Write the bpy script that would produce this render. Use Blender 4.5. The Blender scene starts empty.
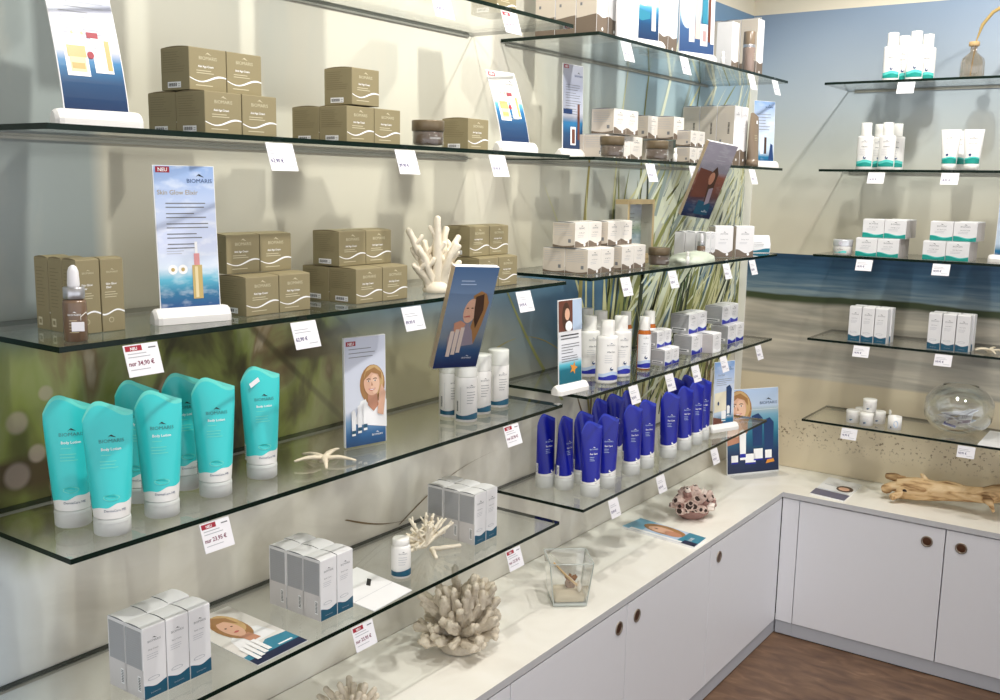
import bpy, math, random
from mathutils import Vector, Matrix, noise

scene = bpy.context.scene
COL = scene.collection
PI = math.pi
random.seed(7)

# ------------------------------------------------------------------ camera
cam_data = bpy.data.cameras.new('camera')
cam = bpy.data.objects.new('camera', cam_data); COL.objects.link(cam)
_yaw, _pit, _rol = math.radians(35.1249), math.radians(-9.4041), math.radians(1.0336)
_F = Vector((-math.sin(_yaw)*math.cos(_pit), math.cos(_yaw)*math.cos(_pit), math.sin(_pit)))
_R = Vector((math.cos(_yaw), math.sin(_yaw), 0)); _U = _R.cross(_F)
_R2 = _R*math.cos(_rol)+_U*math.sin(_rol); _U2 = -_R*math.sin(_rol)+_U*math.cos(_rol)
_m = Matrix((_R2, _U2, -_F)).transposed().to_4x4(); _m.translation = Vector((1.5075, -3.7557, 1.6001))
cam.matrix_world = _m
cam_data.sensor_width = 36.0; cam_data.lens = 36.0*1010.045/1000.0
cam_data.clip_start = 0.05
scene.camera = cam

# ------------------------------------------------------------------ world, exposure, lamps
scene.view_settings.view_transform = 'Standard'
scene.view_settings.look = 'None'
scene.view_settings.gamma = 1.0
scene.view_settings.use_curve_mapping = False
scene.view_settings.exposure = 0.17
scene.cycles.max_bounces = 10
scene.cycles.transparent_max_bounces = 40
scene.cycles.glossy_bounces = 4
scene.cycles.diffuse_bounces = 4
scene.cycles.caustics_reflective = False
scene.cycles.sample_clamp_indirect = 4.0
world = bpy.data.worlds.new('shop_light'); scene.world = world
world.use_nodes = True
world.node_tree.nodes['Background'].inputs[0].default_value = (0.93, 0.95, 1.0, 1)
world.node_tree.nodes['Background'].inputs[1].default_value = 1.3

def spot(name, loc, target, watts, size=70, col=(1.0, 0.965, 0.915), rad=0.025, blend=0.6):
    d = bpy.data.lights.new(name, 'SPOT'); d.energy = watts; d.color = col
    d.spot_size = math.radians(size); d.spot_blend = blend; d.shadow_soft_size = rad
    o = bpy.data.objects.new(name, d); COL.objects.link(o); o.location = loc
    o.rotation_euler = (Vector(target)-Vector(loc)).to_track_quat('-Z', 'Y').to_euler()
    o['kind'] = 'structure'
    return o
for _x, _y, _tx, _ty, _w in ((0.85, -2.72, 0.0, -2.55, 40), (0.85, -2.0, 0.0, -2.0, 38), (0.85, -1.3, 0.0, -1.25, 36), (0.80, -0.7, 0.0, -0.6, 17),
                             (0.80, -0.80, 0.62, 0.0, 26), (1.45, -0.85, 1.4, 0.0, 26)):
    spot('ceiling_spot', (_x, _y, 2.56), (_tx, _ty, 1.35), _w, 105)

# ------------------------------------------------------------------ materials
def lin(c): return tuple(((v/255.0)/12.92 if v/255.0 <= 0.04045 else ((v/255.0+0.055)/1.055)**2.4) for v in c)
MATS = {}
def pset(b, k, v):
    if k in b.inputs: b.inputs[k].default_value = v
def mat(name, rgb=None, rough=0.5, metal=0.0, spec=0.5, vary=0.03, scale=40.0, trans=0.0, coat=0.0, bump=0.0, sss=0.0):
    if name in MATS: return MATS[name]
    m = bpy.data.materials.new(name); m.use_nodes = True; MATS[name] = m
    nt = m.node_tree; b = nt.nodes['Principled BSDF']
    c = lin(rgb)
    tc = nt.nodes.new('ShaderNodeTexCoord'); no = nt.nodes.new('ShaderNodeTexNoise')
    no.inputs['Scale'].default_value = scale; no.inputs['Detail'].default_value = 3
    nt.links.new(tc.outputs['Object'], no.inputs['Vector'])
    mx = nt.nodes.new('ShaderNodeMix'); mx.data_type = 'RGBA'
    mx.inputs[6].default_value = tuple(max(0, v*(1-vary)) for v in c)+(1,)
    mx.inputs[7].default_value = tuple(min(1, v*(1+vary)) for v in c)+(1,)
    nt.links.new(no.outputs['Fac'], mx.inputs[0]); nt.links.new(mx.outputs[2], b.inputs['Base Color'])
    pset(b, 'Roughness', rough); pset(b, 'Metallic', metal); pset(b, 'Specular IOR Level', spec)
    if trans: pset(b, 'Transmission Weight', trans)
    if coat: pset(b, 'Coat Weight', coat)
    if bump:
        bp = nt.nodes.new('ShaderNodeBump'); bp.inputs['Strength'].default_value = bump; bp.inputs['Distance'].default_value = 0.002
        nt.links.new(no.outputs['Fac'], bp.inputs['Height']); nt.links.new(bp.outputs[0], b.inputs['Normal'])
    return m

def glass_mat(name, tint, ior=1.5, rough=0.0, boost=1.0):
    m = bpy.data.materials.new(name); m.use_nodes = True; MATS[name] = m
    nt = m.node_tree; nt.nodes.clear()
    out = nt.nodes.new('ShaderNodeOutputMaterial'); mix = nt.nodes.new('ShaderNodeMixShader')
    tr = nt.nodes.new('ShaderNodeBsdfTransparent'); gl = nt.nodes.new('ShaderNodeBsdfGlossy')
    tr.inputs[0].default_value = tint+(1,); gl.inputs[0].default_value = (1, 1, 1, 1); gl.inputs['Roughness'].default_value = rough
    ge = nt.nodes.new('ShaderNodeNewGeometry'); dt = nt.nodes.new('ShaderNodeVectorMath'); dt.operation = 'DOT_PRODUCT'
    nt.links.new(ge.outputs['Normal'], dt.inputs[0]); nt.links.new(ge.outputs['Incoming'], dt.inputs[1])
    def ma(op, a, b):
        n = nt.nodes.new('ShaderNodeMath'); n.operation = op; n.use_clamp = op == 'ADD'
        for i, v in enumerate((a, b)):
            if v is None: continue
            if hasattr(v, 'links'): nt.links.new(v, n.inputs[i])
            else: n.inputs[i].default_value = v
        return n.outputs[0]
    f0 = ((ior-1)/(ior+1))**2
    sch = ma('ADD', ma('MULTIPLY', ma('POWER', ma('SUBTRACT', 1.0, ma('ABSOLUTE', dt.outputs['Value'], None)), 5.0), (1-f0)*boost), f0*boost)
    nt.links.new(sch, mix.inputs[0])
    nt.links.new(tr.outputs[0], mix.inputs[1]); nt.links.new(gl.outputs[0], mix.inputs[2]); nt.links.new(mix.outputs[0], out.inputs[0])
    return m
glass_mat('shelf_glass', (0.965, 0.98, 0.972), 1.5)
glass_mat('clear_glass', (0.965, 0.98, 0.975), 1.5, 0.0, 1.6)
glass_mat('acrylic', (0.97, 0.975, 0.98), 1.35, 0.0, 0.5)

glass_mat('vase_glass', (0.975, 0.98, 0.978), 1.5, 0.0, 2.0)
glass_mat('ribbed_glass', (0.80, 0.72, 0.62), 1.5, 0.05, 2.5)
glass_mat('bowl_glass', (0.965, 0.975, 0.975), 1.5, 0.0, 2.6)
def ramp(nt, stops, interp='LINEAR'):
    r = nt.nodes.new('ShaderNodeValToRGB'); r.color_ramp.interpolation = interp
    el = r.color_ramp.elements
    while len(el) < len(stops): el.new(0.5)
    for e, (p, c) in zip(el, stops): e.position = p; e.color = lin(c)+(1,)
    return r
def mathn(nt, op, a, b=None, clamp=False):
    n = nt.nodes.new('ShaderNodeMath'); n.operation = op; n.use_clamp = clamp
    for i, v in enumerate((a, b)):
        if v is None: continue
        if hasattr(v, 'links'): nt.links.new(v, n.inputs[i])
        else: n.inputs[i].default_value = v
    return n.outputs[0]
def mixc(nt, f, a, b, mode='MIX'):
    n = nt.nodes.new('ShaderNodeMix'); n.data_type = 'RGBA'; n.blend_type = mode; n.clamp_factor = True
    for i, v in ((0, f), (6, a), (7, b)):
        if hasattr(v, 'links'): nt.links.new(v, n.inputs[i])
        elif i: n.inputs[i].default_value = lin(v)+(1,)
        else: n.inputs[i].default_value = v
    return n.outputs[2]
def maprange(nt, v, a, b, c=0.0, d=1.0, smooth=False):
    n = nt.nodes.new('ShaderNodeMapRange'); n.interpolation_type = 'SMOOTHSTEP' if smooth else 'LINEAR'
    nt.links.new(v, n.inputs[0]); n.inputs[1].default_value = a; n.inputs[2].default_value = b; n.inputs[3].default_value = c; n.inputs[4].default_value = d
    return n.outputs[0]
def texnoise(nt, vec, scale, detail=4, sc=(1, 1, 1), rot=(0, 0, 0), dist=0.0):
    mp = nt.nodes.new('ShaderNodeMapping'); mp.inputs['Scale'].default_value = sc; mp.inputs['Rotation'].default_value = rot
    nt.links.new(vec, mp.inputs[0]); n = nt.nodes.new('ShaderNodeTexNoise'); n.inputs['Scale'].default_value = scale
    n.inputs['Detail'].default_value = detail; n.inputs['Distortion'].default_value = dist
    nt.links.new(mp.outputs[0], n.inputs['Vector']); return n.outputs['Fac']
def blank(name, rough=0.5, spec=0.5):
    m = bpy.data.materials.new(name); m.use_nodes = True; MATS[name] = m
    nt = m.node_tree; b = nt.nodes['Principled BSDF']; pset(b, 'Roughness', rough); pset(b, 'Specular IOR Level', spec)
    tc = nt.nodes.new('ShaderNodeTexCoord'); sp = nt.nodes.new('ShaderNodeSeparateXYZ'); nt.links.new(tc.outputs['Object'], sp.inputs[0])
    return m, nt, b, tc.outputs['Object'], sp.outputs
def grad_mat(name, stops, z0, z1, rough=0.35, cloud=0.0, cloudcol=(255, 255, 255), axis=2, cs=30):
    if name in MATS: return MATS[name]
    m, nt, b, vec, o = blank(name, rough)
    f = maprange(nt, o[axis], z0, z1); r = ramp(nt, stops); nt.links.new(f, r.inputs[0]); c = r.outputs[0]
    if cloud:
        n = texnoise(nt, vec, cs, 4, (1, 1, 2.5)); f2 = mathn(nt, 'MULTIPLY', maprange(nt, n, 0.5, 0.7), cloud)
        c = mixc(nt, f2, c, cloudcol)
    nt.links.new(c, b.inputs['Base Color']); return m

# ------------------------------------------------------------------ mesh builder
_text_cache = {}
def text_mesh(s, bold=False):
    k = (s, bold)
    if k not in _text_cache:
        cu = bpy.data.curves.new('t', 'FONT'); cu.body = s; cu.size = 1.0; cu.resolution_u = 2; cu.align_x = 'CENTER'
        if bold: cu.offset = 0.018
        o = bpy.data.objects.new('t', cu); COL.objects.link(o)
        bpy.context.view_layer.update()
        me = o.evaluated_get(bpy.context.evaluated_depsgraph_get()).to_mesh()
        _text_cache[k] = ([tuple(v.co) for v in me.vertices], [tuple(p.vertices) for p in me.polygons])
        o.evaluated_get(bpy.context.evaluated_depsgraph_get()).to_mesh_clear()
        bpy.data.objects.remove(o); bpy.data.curves.remove(cu)
    return _text_cache[k]

class MB:
    def __init__(s): s.v = []; s.f = []; s.m = []; s.sm = []; s.mats = []
    def mi(s, name):
        if name not in s.mats: s.mats.append(name)
        return s.mats.index(name)
    def add(s, vs, fs, mt, smooth=False):
        o = len(s.v); s.v += [tuple(v) for v in vs]; i = s.mi(mt)
        for f in fs: s.f.append(tuple(o+k for k in f)); s.m.append(i); s.sm.append(smooth)
    def box(s, x0, x1, y0, y1, z0, z1, mt, faces=None):
        vs = [(x, y, z) for x in (x0, x1) for y in (y0, y1) for z in (z0, z1)]
        fd = {'-x': (0, 1, 3, 2), '+x': (4, 6, 7, 5), '-y': (0, 4, 5, 1), '+y': (2, 3, 7, 6), '-z': (0, 2, 6, 4), '+z': (1, 5, 7, 3)}
        if isinstance(mt, dict):
            for k, f in fd.items(): s.add([vs[i] for i in f], [(0, 1, 2, 3)], mt.get(k, mt['*']))
        else: s.add(vs, [f for k, f in fd.items() if faces is None or k in faces], mt)
    def cbox(s, x0, x1, y0, y1, z0, z1, c, mt, smooth=False):
        # box with all edges chamfered by c
        pts = []; idx = {}
        for ix, x in enumerate((x0, x1)):
            for iy, y in enumerate((y0, y1)):
                for iz, z in enumerate((z0, z1)):
                    sx, sy, sz = (1, -1)[ix], (1, -1)[iy], (1, -1)[iz]
                    idx[ix, iy, iz] = len(pts)
                    pts += [(x, y+sy*c, z+sz*c), (x+sx*c, y, z+sz*c), (x+sx*c, y+sy*c, z)]
        F = []
        g = lambda a, b, d, k: idx[a, b, d]+k
        for i in (0, 1):
            q = [g(i, 0, 0, 0), g(i, 1, 0, 0), g(i, 1, 1, 0), g(i, 0, 1, 0)]; F.append(q if i else q[::-1])
            q = [g(0, i, 0, 1), g(0, i, 1, 1), g(1, i, 1, 1), g(1, i, 0, 1)]; F.append(q if i else q[::-1])
            q = [g(0, 0, i, 2), g(1, 0, i, 2), g(1, 1, i, 2), g(0, 1, i, 2)]; F.append(q if i else q[::-1])
        for a in (0, 1):
            for b in (0, 1):
                F.append([g(a, b, 0, 0), g(a, b, 0, 1), g(a, b, 1, 1), g(a, b, 1, 0)])
                F.append([g(a, 0, b, 0), g(a, 0, b, 2), g(a, 1, b, 2), g(a, 1, b, 0)])
                F.append([g(0, a, b, 1), g(0, a, b, 2), g(1, a, b, 2), g(1, a, b, 1)])
                for d in (0, 1): F.append([g(a, b, d, 0), g(a, b, d, 1), g(a, b, d, 2)])
        s.add(pts, F, mt, smooth)
    def lathe(s, prof, n, mt, c=(0, 0), smooth=True, ell=1.0, caps=True, zfun=None):
        vs = []
        for r, z in prof:
            for i in range(n):
                t = 2*PI*i/n; vs.append((c[0]+r*ell*math.cos(t), c[1]+r*math.sin(t), z))
        fs = []
        for j in range(len(prof)-1):
            for i in range(n):
                k = (i+1) % n; fs.append((j*n+i, j*n+k, (j+1)*n+k, (j+1)*n+i))
        s.add(vs, fs, mt, smooth)
        if caps:
            if prof[0][0] > 1e-6: s.add(vs[:n][::-1], [tuple(range(n))], mt)
            if prof[-1][0] > 1e-6: s.add(vs[-n:], [tuple(range(n))], mt)
    def loft(s, rings, mt, smooth=True, caps=True, closed=True):
        n = len(rings[0]); vs = [p for r in rings for p in r]; fs = []
        for j in range(len(rings)-1):
            for i in range(n if closed else n-1):
                k = (i+1) % n; fs.append((j*n+i, j*n+k, (j+1)*n+k, (j+1)*n+i))
        s.add(vs, fs, mt, smooth)
        if caps: s.add(rings[0][::-1], [tuple(range(n))], mt); s.add(rings[-1], [tuple(range(n))], mt)
    def tube(s, pts, rads, n, mt, smooth=True, nz=0.0, nf=60.0, flat=1.0):
        pts = [Vector(p) for p in pts]; rings = []
        up = Vector((0, 0, 1)) if abs((pts[-1]-pts[0]).normalized().z) < 0.9 else Vector((1, 0, 0))
        for i, p in enumerate(pts):
            t = (pts[min(i+1, len(pts)-1)]-pts[max(i-1, 0)]).normalized()
            a = t.cross(up).normalized(); b = a.cross(t).normalized(); r = rads[i]; ring = []
            for k in range(n):
                th = 2*PI*k/n; q = a*math.cos(th)+b*math.sin(th)*flat; rr = r
                if nz: rr = r*(1+nz*noise.noise((p+q*r)*nf))
                ring.append(tuple(p+q*rr))
            rings.append(ring)
        s.loft(rings, mt, smooth)
    # ---- flat print, drawn on a surface function surf(a, b, off) -> xyz
    def poly2(s, pts, surf, off, mt): s.add([surf(a, b, off) for a, b in pts], [tuple(range(len(pts)))], mt)
    def rect2(s, a0, a1, b0, b1, surf, off, mt, n=1):
        s.strip2([a0+(a1-a0)*i/n for i in range(n+1)], lambda a: b0, lambda a: b1, surf, off, mt)
    def strip2(s, xs, lo, hi, surf, off, mt):
        vs = [surf(a, lo(a), off) for a in xs]+[surf(a, hi(a), off) for a in xs]; n = len(xs)
        s.add(vs, [(i, i+1, n+i+1, n+i) for i in range(n-1)], mt)
    def ell2(s, a, b, ra, rb, surf, off, mt, n=16, rot=0.0):
        cs, sn = math.cos(rot), math.sin(rot)
        s.poly2([(a+ra*math.cos(2*PI*i/n)*cs-rb*math.sin(2*PI*i/n)*sn, b+ra*math.cos(2*PI*i/n)*sn+rb*math.sin(2*PI*i/n)*cs) for i in range(n)], surf, off, mt)
    def text2(s, txt, a, b, h, surf, off, mt, align='C', rot=0.0, bold=False, sx=1.0):
        vs, fs = text_mesh(txt, bold); h = h/0.72
        w = max((v[0] for v in vs), default=0)*h*sx
        dx = {'C': 0, 'L': w, 'R': -w}[align]; c, sn = math.cos(rot), math.sin(rot); out = []
        for v in vs:
            x, y = v[0]*h*sx+dx, v[1]*h
            out.append(surf(a+x*c-y*sn, b+x*sn+y*c, off))
        s.add(out, fs, mt)
    def logo2(s, a, b, h, surf, off, mt, word=True, mark=None):
        # seabird arc above the word
        n = 8; u = h
        xs = [-1+2*i/n for i in range(n+1)]
        s.strip2([a+u*x for x in xs], lambda q: b+h*1.35+u*0.45*(1-((q-a)/u)**2)-0.0, lambda q: b+h*1.35+u*0.85*max(0.0, 1-abs((q-a)/u)**1.3), surf, off, mark or mt)
        s.poly2([(a-0.1*u, b+h*1.7), (a+1.35*u, b+h*1.35), (a+0.2*u, b+h*2.05)], surf, off, mark or mt)
        if word: s.text2('BIOMARIS', a, b, h, surf, off, mt, sx=1.1)
    def lines2(s, a0, a1, b, step, n, th, surf, off, mt, seed=1, align='L', k=6):
        r = random.Random(seed)
        for i in range(n):
            w = (a1-a0)*r.uniform(0.6, 1.0); y = b-i*step
            if align == 'C': c = (a0+a1)/2; s.rect2(c-w/2, c+w/2, y, y+th, surf, off, mt, k)
            else: s.rect2(a0, a0+w, y, y+th, surf, off, mt, k)
    def build(s, name, parent=None, loc=None, rotz=None):
        me = bpy.data.meshes.new(name); me.from_pydata(s.v, [], s.f); me.update()
        for m in s.mats: me.materials.append(MATS[m])
        me.polygons.foreach_set('material_index', s.m); me.polygons.foreach_set('use_smooth', s.sm)
        o = bpy.data.objects.new(name, me); COL.objects.link(o)
        if parent is not None: o.parent = parent
        if loc is not None: o.location = loc
        if rotz is not None: o.rotation_euler = (0, 0, rotz)
        return o

def tag(o, label, cat, group=None):
    o['label'] = label; o['category'] = cat
    if group: o['group'] = group
    return o
def empty(name, loc=(0, 0, 0), rotz=0.0):
    o = bpy.data.objects.new(name, None); COL.objects.link(o); o.location = loc; o.rotation_euler = (0, 0, rotz)
    o.empty_display_size = 0.03; return o
def structure(mb, name, parent=None):
    o = mb.build(name, parent)
    if parent is None: o['kind'] = 'structure'
    return o
USED = set()
def place(proto, loc, rotz, label, group=None):
    """first call moves the prototype itself, later calls copy it with its parts and sub-parts"""
    if proto.name in USED:
        r = proto.copy(); COL.objects.link(r)
        for ch in proto.children:
            c = ch.copy(); COL.objects.link(c); c.parent = r
            for g in ch.children:
                d = g.copy(); COL.objects.link(d); d.parent = c
    else: r = proto; USED.add(proto.name)
    r.location = loc; r.rotation_euler = (0, 0, rotz); r['label'] = label
    if group: r['group'] = group
    elif 'group' in r: del r['group']
    return r

# print colours
for n, c, r in (('paper_white', (244, 244, 245), .5), ('ink_black', (25, 25, 28), .5), ('ink_grey', (120, 122, 126), .5), ('ink_pale', (176, 178, 184), .5),
                ('ink_blue', (28, 60, 110), .5), ('ink_red', (158, 28, 48), .5), ('ink_white', (250, 250, 250), .45), ('ink_purple', (60, 50, 110), .5),
                ('deep_teal', (18, 82, 108), .4), ('sea_green', (8, 146, 134), .4), ('sea_green_pale', (90, 205, 196), .4), ('royal_blue', (30, 40, 160), .4),
                ('taupe_print', (112, 98, 84), .45), ('olive_board', (142, 131, 98), .55), ('olive_ink', (205, 197, 168), .5), ('grey_panel', (170, 171, 174), .5),
                ('dark_print', (16, 30, 66), .35), ('skin_print', (226, 178, 150), .4), ('skin_shade_print', (196, 140, 112), .4), ('hair_print', (166, 120, 72), .4), ('hair_light_print', (206, 170, 116), .4),
                ('hair_dark_print', (74, 48, 34), .4), ('lip_print', (196, 84, 84), .4), ('gold_print', (196, 170, 104), .35), ('gold_pale_print', (226, 210, 164), .35),
                ('sky_print', (190, 208, 232), .35), ('starfish_print', (226, 150, 60), .4), ('sand_print', (222, 208, 176), .4), ('photo_brown', (112, 66, 52), .35),
                ('photo_mauve', (150, 138, 150), .35), ('teal_print', (52, 134, 160), .35), ('cream_print', (240, 232, 206), .4), ('pink_print', (220, 150, 150), .4)):
    mat(n, c, r, vary=0.02)
# ------------------------------------------------------------------ room
D = 0.284                                            # depth of the glass shelves
ZL = [1.947, 1.661, 1.373, 1.081, 0.791]             # shelf heights (middle of the glass), top level first
TOP = [z+0.004 for z in ZL]                          # upper face of the glass
CT = 0.533                                           # worktop height
XW, YW = 0.345, 0.338                                # worktop depths

mat('wall_paint', (236, 228, 208), .8, vary=.01)
mat('ceiling_paint', (240, 236, 226), .9, vary=.01)
mat('white_trim', (236, 234, 226), .5, vary=.01)
mat('mural_edge', (225, 222, 210), .6)

# floor: brown mottled boards
m, nt, b, vec, o = blank('floor_vinyl', 0.45)
n1 = texnoise(nt, vec, 9, 6, (1, 3, 1), (0, 0, .5), .8); n2 = texnoise(nt, vec, 60, 3)
r = ramp(nt, [(0.3, (82, 60, 46)), (0.5, (108, 82, 62)), (0.62, (122, 94, 72)), (0.75, (146, 118, 92))]); nt.links.new(n1, r.inputs[0])
c = mixc(nt, mathn(nt, 'MULTIPLY', n2, 0.35), r.outputs[0], (88, 62, 46)); nt.links.new(c, b.inputs['Base Color'])
# worktop: cream stone laminate
m, nt, b, vec, o = blank('worktop_laminate', 0.3)
n1 = texnoise(nt, vec, 5, 5, (1, 1, 1), (0, 0, .6), 1.2)
r = ramp(nt, [(0.3, (236, 232, 222)), (0.55, (244, 241, 232)), (0.8, (248, 246, 240))]); nt.links.new(n1, r.inputs[0]); nt.links.new(r.outputs[0], b.inputs['Base Color'])
mat('worktop_edge', (196, 196, 198), .45)
mat('cabinet_white', (226, 226, 230), .4, vary=.01)
mat('cabinet_plinth', (176, 178, 184), .5)
mat('cabinet_gap_shade', (30, 30, 34), .8)
mat('handle_bronze', (96, 66, 48), .35, .7)
mat('handle_steel', (150, 138, 124), .35, .8)
mat('shelf_edge', (3, 26, 18), .25, spec=.25, vary=.3, scale=6)
mat('rail_metal', (150, 150, 142), .4, .5)

def slab(name, x0, x1, y0, y1, z0, z1, mt):
    mb = MB(); mb.box(x0, x1, y0, y1, z0, z1, mt); return structure(mb, name)
slab('floor', -0.1, 4.5, -6.0, 0.1, -0.1, 0.0, 'floor_vinyl')
slab('ceiling', -0.1, 4.5, -6.0, 0.1, 2.6, 2.7, 'ceiling_paint')
wall_left = slab('wall_left', -0.1, 0.0, -6.0, 0.1, 0.0, 2.6, 'wall_paint')
wall_back = slab('wall_back', 0.0, 4.5, 0.0, 0.1, 0.0, 2.6, 'wall_paint')
mb = MB(); mb.box(0.005, 0.034, -0.010, -0.0045, CT, 2.225, 'white_trim'); structure(mb, 'trim_1')

# left mural: blurred dune grass, a strip of sea, pale sky
m, nt, b, vec, o = blank('mural_dunes', 0.42, 0.35)
Y, Z = o[1], o[2]
sky = ramp(nt, [(0.0, (198, 192, 172)), (0.35, (208, 203, 186)), (1.0, (214, 212, 200))]); nt.links.new(maprange(nt, Z, 1.35, 2.2), sky.inputs[0])
skyb = ramp(nt, [(0.0, (200, 200, 184)), (0.3, (190, 198, 194)), (0.6, (168, 192, 198)), (1.0, (112, 146, 178))]); nt.links.new(maprange(nt, Z, 1.36, 2.15), skyb.inputs[0])
cloud = texnoise(nt, vec, 3.0, 4, (1, 2.2, .5))
fy = mathn(nt, 'ADD', maprange(nt, Y, -1.5, -0.85), mathn(nt, 'MULTIPLY', mathn(nt, 'SUBTRACT', cloud, 0.5), 0.8), True)
c = mixc(nt, fy, sky.outputs[0], skyb.outputs[0])
# hazy blue-grey patch at the near end
n3 = texnoise(nt, vec, 4.5, 5, (1, 1.3, .7))
c = mixc(nt, mathn(nt, 'MULTIPLY', maprange(nt, Y, -2.755, -2.785), maprange(nt, n3, 0.2, 0.5)), c, (158, 166, 164))
# blurred greenery band
g1 = texnoise(nt, vec, 7.5, 4, (1, 1.0, .55), (0.5, 0, 0), .6)
gr = ramp(nt, [(0.30, (44, 40, 28)), (0.40, (84, 84, 44)), (0.48, (122, 130, 66)), (0.56, (136, 142, 92)), (0.64, (120, 104, 74)), (0.72, (176, 164, 142))]); nt.links.new(g1, gr.inputs[0])
g2 = texnoise(nt, vec, 7, 2, (1, .25, 1.6), (0.75, 0, 0), .3)
gcol = mixc(nt, maprange(nt, g2, 0.54, 0.66), gr.outputs[0], (74, 62, 40))
for cy_, cz_, cr_ in ((-2.93, 1.215, .022), (-2.90, 1.16, .018), (-2.935, 1.13, .026), (-2.88, 1.255, .015), (-2.865, 1.10, .02)):      # out-of-focus pebbles of the print
    dy_ = mathn(nt, 'SUBTRACT', Y, cy_); dz_ = mathn(nt, 'SUBTRACT', Z, cz_)
    d_ = mathn(nt, 'SQRT', mathn(nt, 'ADD', mathn(nt, 'MULTIPLY', dy_, dy_), mathn(nt, 'MULTIPLY', dz_, dz_)))
    gcol = mixc(nt, mathn(nt, 'MULTIPLY', maprange(nt, d_, cr_, cr_*.6, smooth=True), .55), gcol, (176, 160, 148))
for sy_, sz_, sl_, sw_ in ((-2.48, 1.34, -1.1, .010), (-2.30, 1.34, -.9, .012), (-2.62, 1.34, .5, .008), (-2.20, 1.30, -1.4, .008)):     # blurred dark stems of the print
    d_ = mathn(nt, 'ABSOLUTE', mathn(nt, 'SUBTRACT', mathn(nt, 'SUBTRACT', Y, sy_), mathn(nt, 'MULTIPLY', mathn(nt, 'SUBTRACT', Z, sz_), sl_)))
    gcol = mixc(nt, mathn(nt, 'MULTIPLY', maprange(nt, d_, sw_*1.6, sw_*.3, smooth=True), .6), gcol, (58, 52, 34))
gy = mathn(nt, 'SUBTRACT', 1.0, maprange(nt, mathn(nt, 'ADD', Y, mathn(nt, 'MULTIPLY', n3, 0.3)), -2.25, -1.85, smooth=True))
lo = mathn(nt, 'ADD', Z, mathn(nt, 'MULTIPLY', mathn(nt, 'SUBTRACT', n3, .5), .18))
gz = mathn(nt, 'MULTIPLY', maprange(nt, lo, 0.93, 1.02, smooth=True), mathn(nt, 'SUBTRACT', 1.0, maprange(nt, lo, 1.31, 1.40, smooth=True)))
# sea and sand
sea = ramp(nt, [(0.0, (150, 150, 136)), (0.35, (96, 124, 140)), (0.75, (72, 108, 136)), (1.0, (96, 130, 150))]); nt.links.new(maprange(nt, Z, 1.06, 1.355), sea.inputs[0])
sz = mathn(nt, 'SUBTRACT', 1.0, maprange(nt, Z, 1.352, 1.362))
c = mixc(nt, sz, c, sea.outputs[0])
sand = ramp(nt, [(0.3, (188, 182, 168)), (0.5, (212, 207, 195)), (0.7, (222, 219, 210))]); nt.links.new(texnoise(nt, vec, 3.2, 6, (1, 1, 1.8), (0, 0, 0), .8), sand.inputs[0])
sandc = mixc(nt, maprange(nt, Y, -2.85, -3.0), sand.outputs[0], (205, 216, 222))
yellow = mathn(nt, 'MULTIPLY', maprange(nt, Y, -1.35, -1.9), 1.0)
c = mixc(nt, mathn(nt, 'MULTIPLY', mathn(nt, 'SUBTRACT', 1.0, maprange(nt, Z, 1.22, 1.34)), yellow), c, (170, 164, 132))
c = mixc(nt, mathn(nt, 'MULTIPLY', gz, gy), c, gcol)
c = mixc(nt, mathn(nt, 'SUBTRACT', 1.0, maprange(nt, lo, 0.94, 1.05, smooth=True)), c, sandc)
nt.links.new(c, b.inputs['Base Color'])
for n, cc in (('blade_straw', (206, 204, 156)), ('blade_olive', (140, 144, 84)), ('blade_green', (86, 106, 66)), ('blade_dark', (52, 62, 46)), ('blade_pale', (224, 228, 204)), ('blade_grey', (150, 164, 160)), ('stem_brown', (112, 92, 62)), ('stem_ochre', (150, 140, 82))):
    mat(n, cc, .5, vary=.08)

mu = MB()
mu.box(0.0006, 0.004, -4.6, -0.0045, CT+0.001, 2.232, {'*': 'mural_edge', '+x': 'mural_dunes'})
_lay = [0]
def blade(y0, z0, y1, z1, w, mt, bend=0.0, n=8):
    _lay[0] = (_lay[0]+1) % 40
    x = 0.0042+0.00003*_lay[0]; L, R = [], []
    d = Vector((y1-y0, z1-z0)); pn = Vector((-d.y, d.x)).normalized()
    for i in range(n+1):
        t = i/n; p = Vector((y0, z0))+d*t+pn*bend*math.sin(PI*t)*d.length
        ww = w*0.5*(1-t)**0.6*(0.6+0.4*min(1, t*5))+0.0004
        p.x = min(p.x, -0.008); L.append((x, min(p.x-ww, -.008), min(p.y, 2.23))); R.append((x, min(p.x+ww, -.007), min(p.y, 2.23)))
    mu.add(L+R, [(i, n+1+i, n+2+i, i+1) for i in range(n)], mt)
rb = random.Random(11)
for i in range(230):      # thick tussock rising from the sand behind the short shelves
    y0 = -1.12+1.02*rb.random(); z0 = 0.86+0.25*rb.random(); ln = rb.uniform(0.22, 0.62)
    a = rb.gauss(0.62, 0.22) if y0 > -0.85 else rb.gauss(0.2, 0.25)
    zt = z0+ln*math.cos(a)
    blade(y0, z0, y0+ln*math.sin(a), zt, rb.uniform(.014, .034), rb.choice(['blade_olive', 'blade_straw', 'blade_green', 'blade_olive', 'blade_dark', 'blade_straw', 'blade_pale']), rb.uniform(-.09, .05))
for i in range(150):      # long pale blades sweeping up to the right over the sky
    y0 = -0.98+0.95*rb.random(); z0 = 1.12+0.45*rb.random(); ln = rb.uniform(0.3, 0.75)
    a = rb.gauss(0.85, 0.16)
    blade(y0, z0, min(y0+ln*math.sin(a), -0.01), z0+ln*math.cos(a), rb.uniform(.016, .042), rb.choice(['blade_pale', 'blade_straw', 'blade_grey', 'blade_pale', 'blade_olive', 'blade_pale', 'blade_grey']), rb.uniform(-.06, .10))
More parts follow.
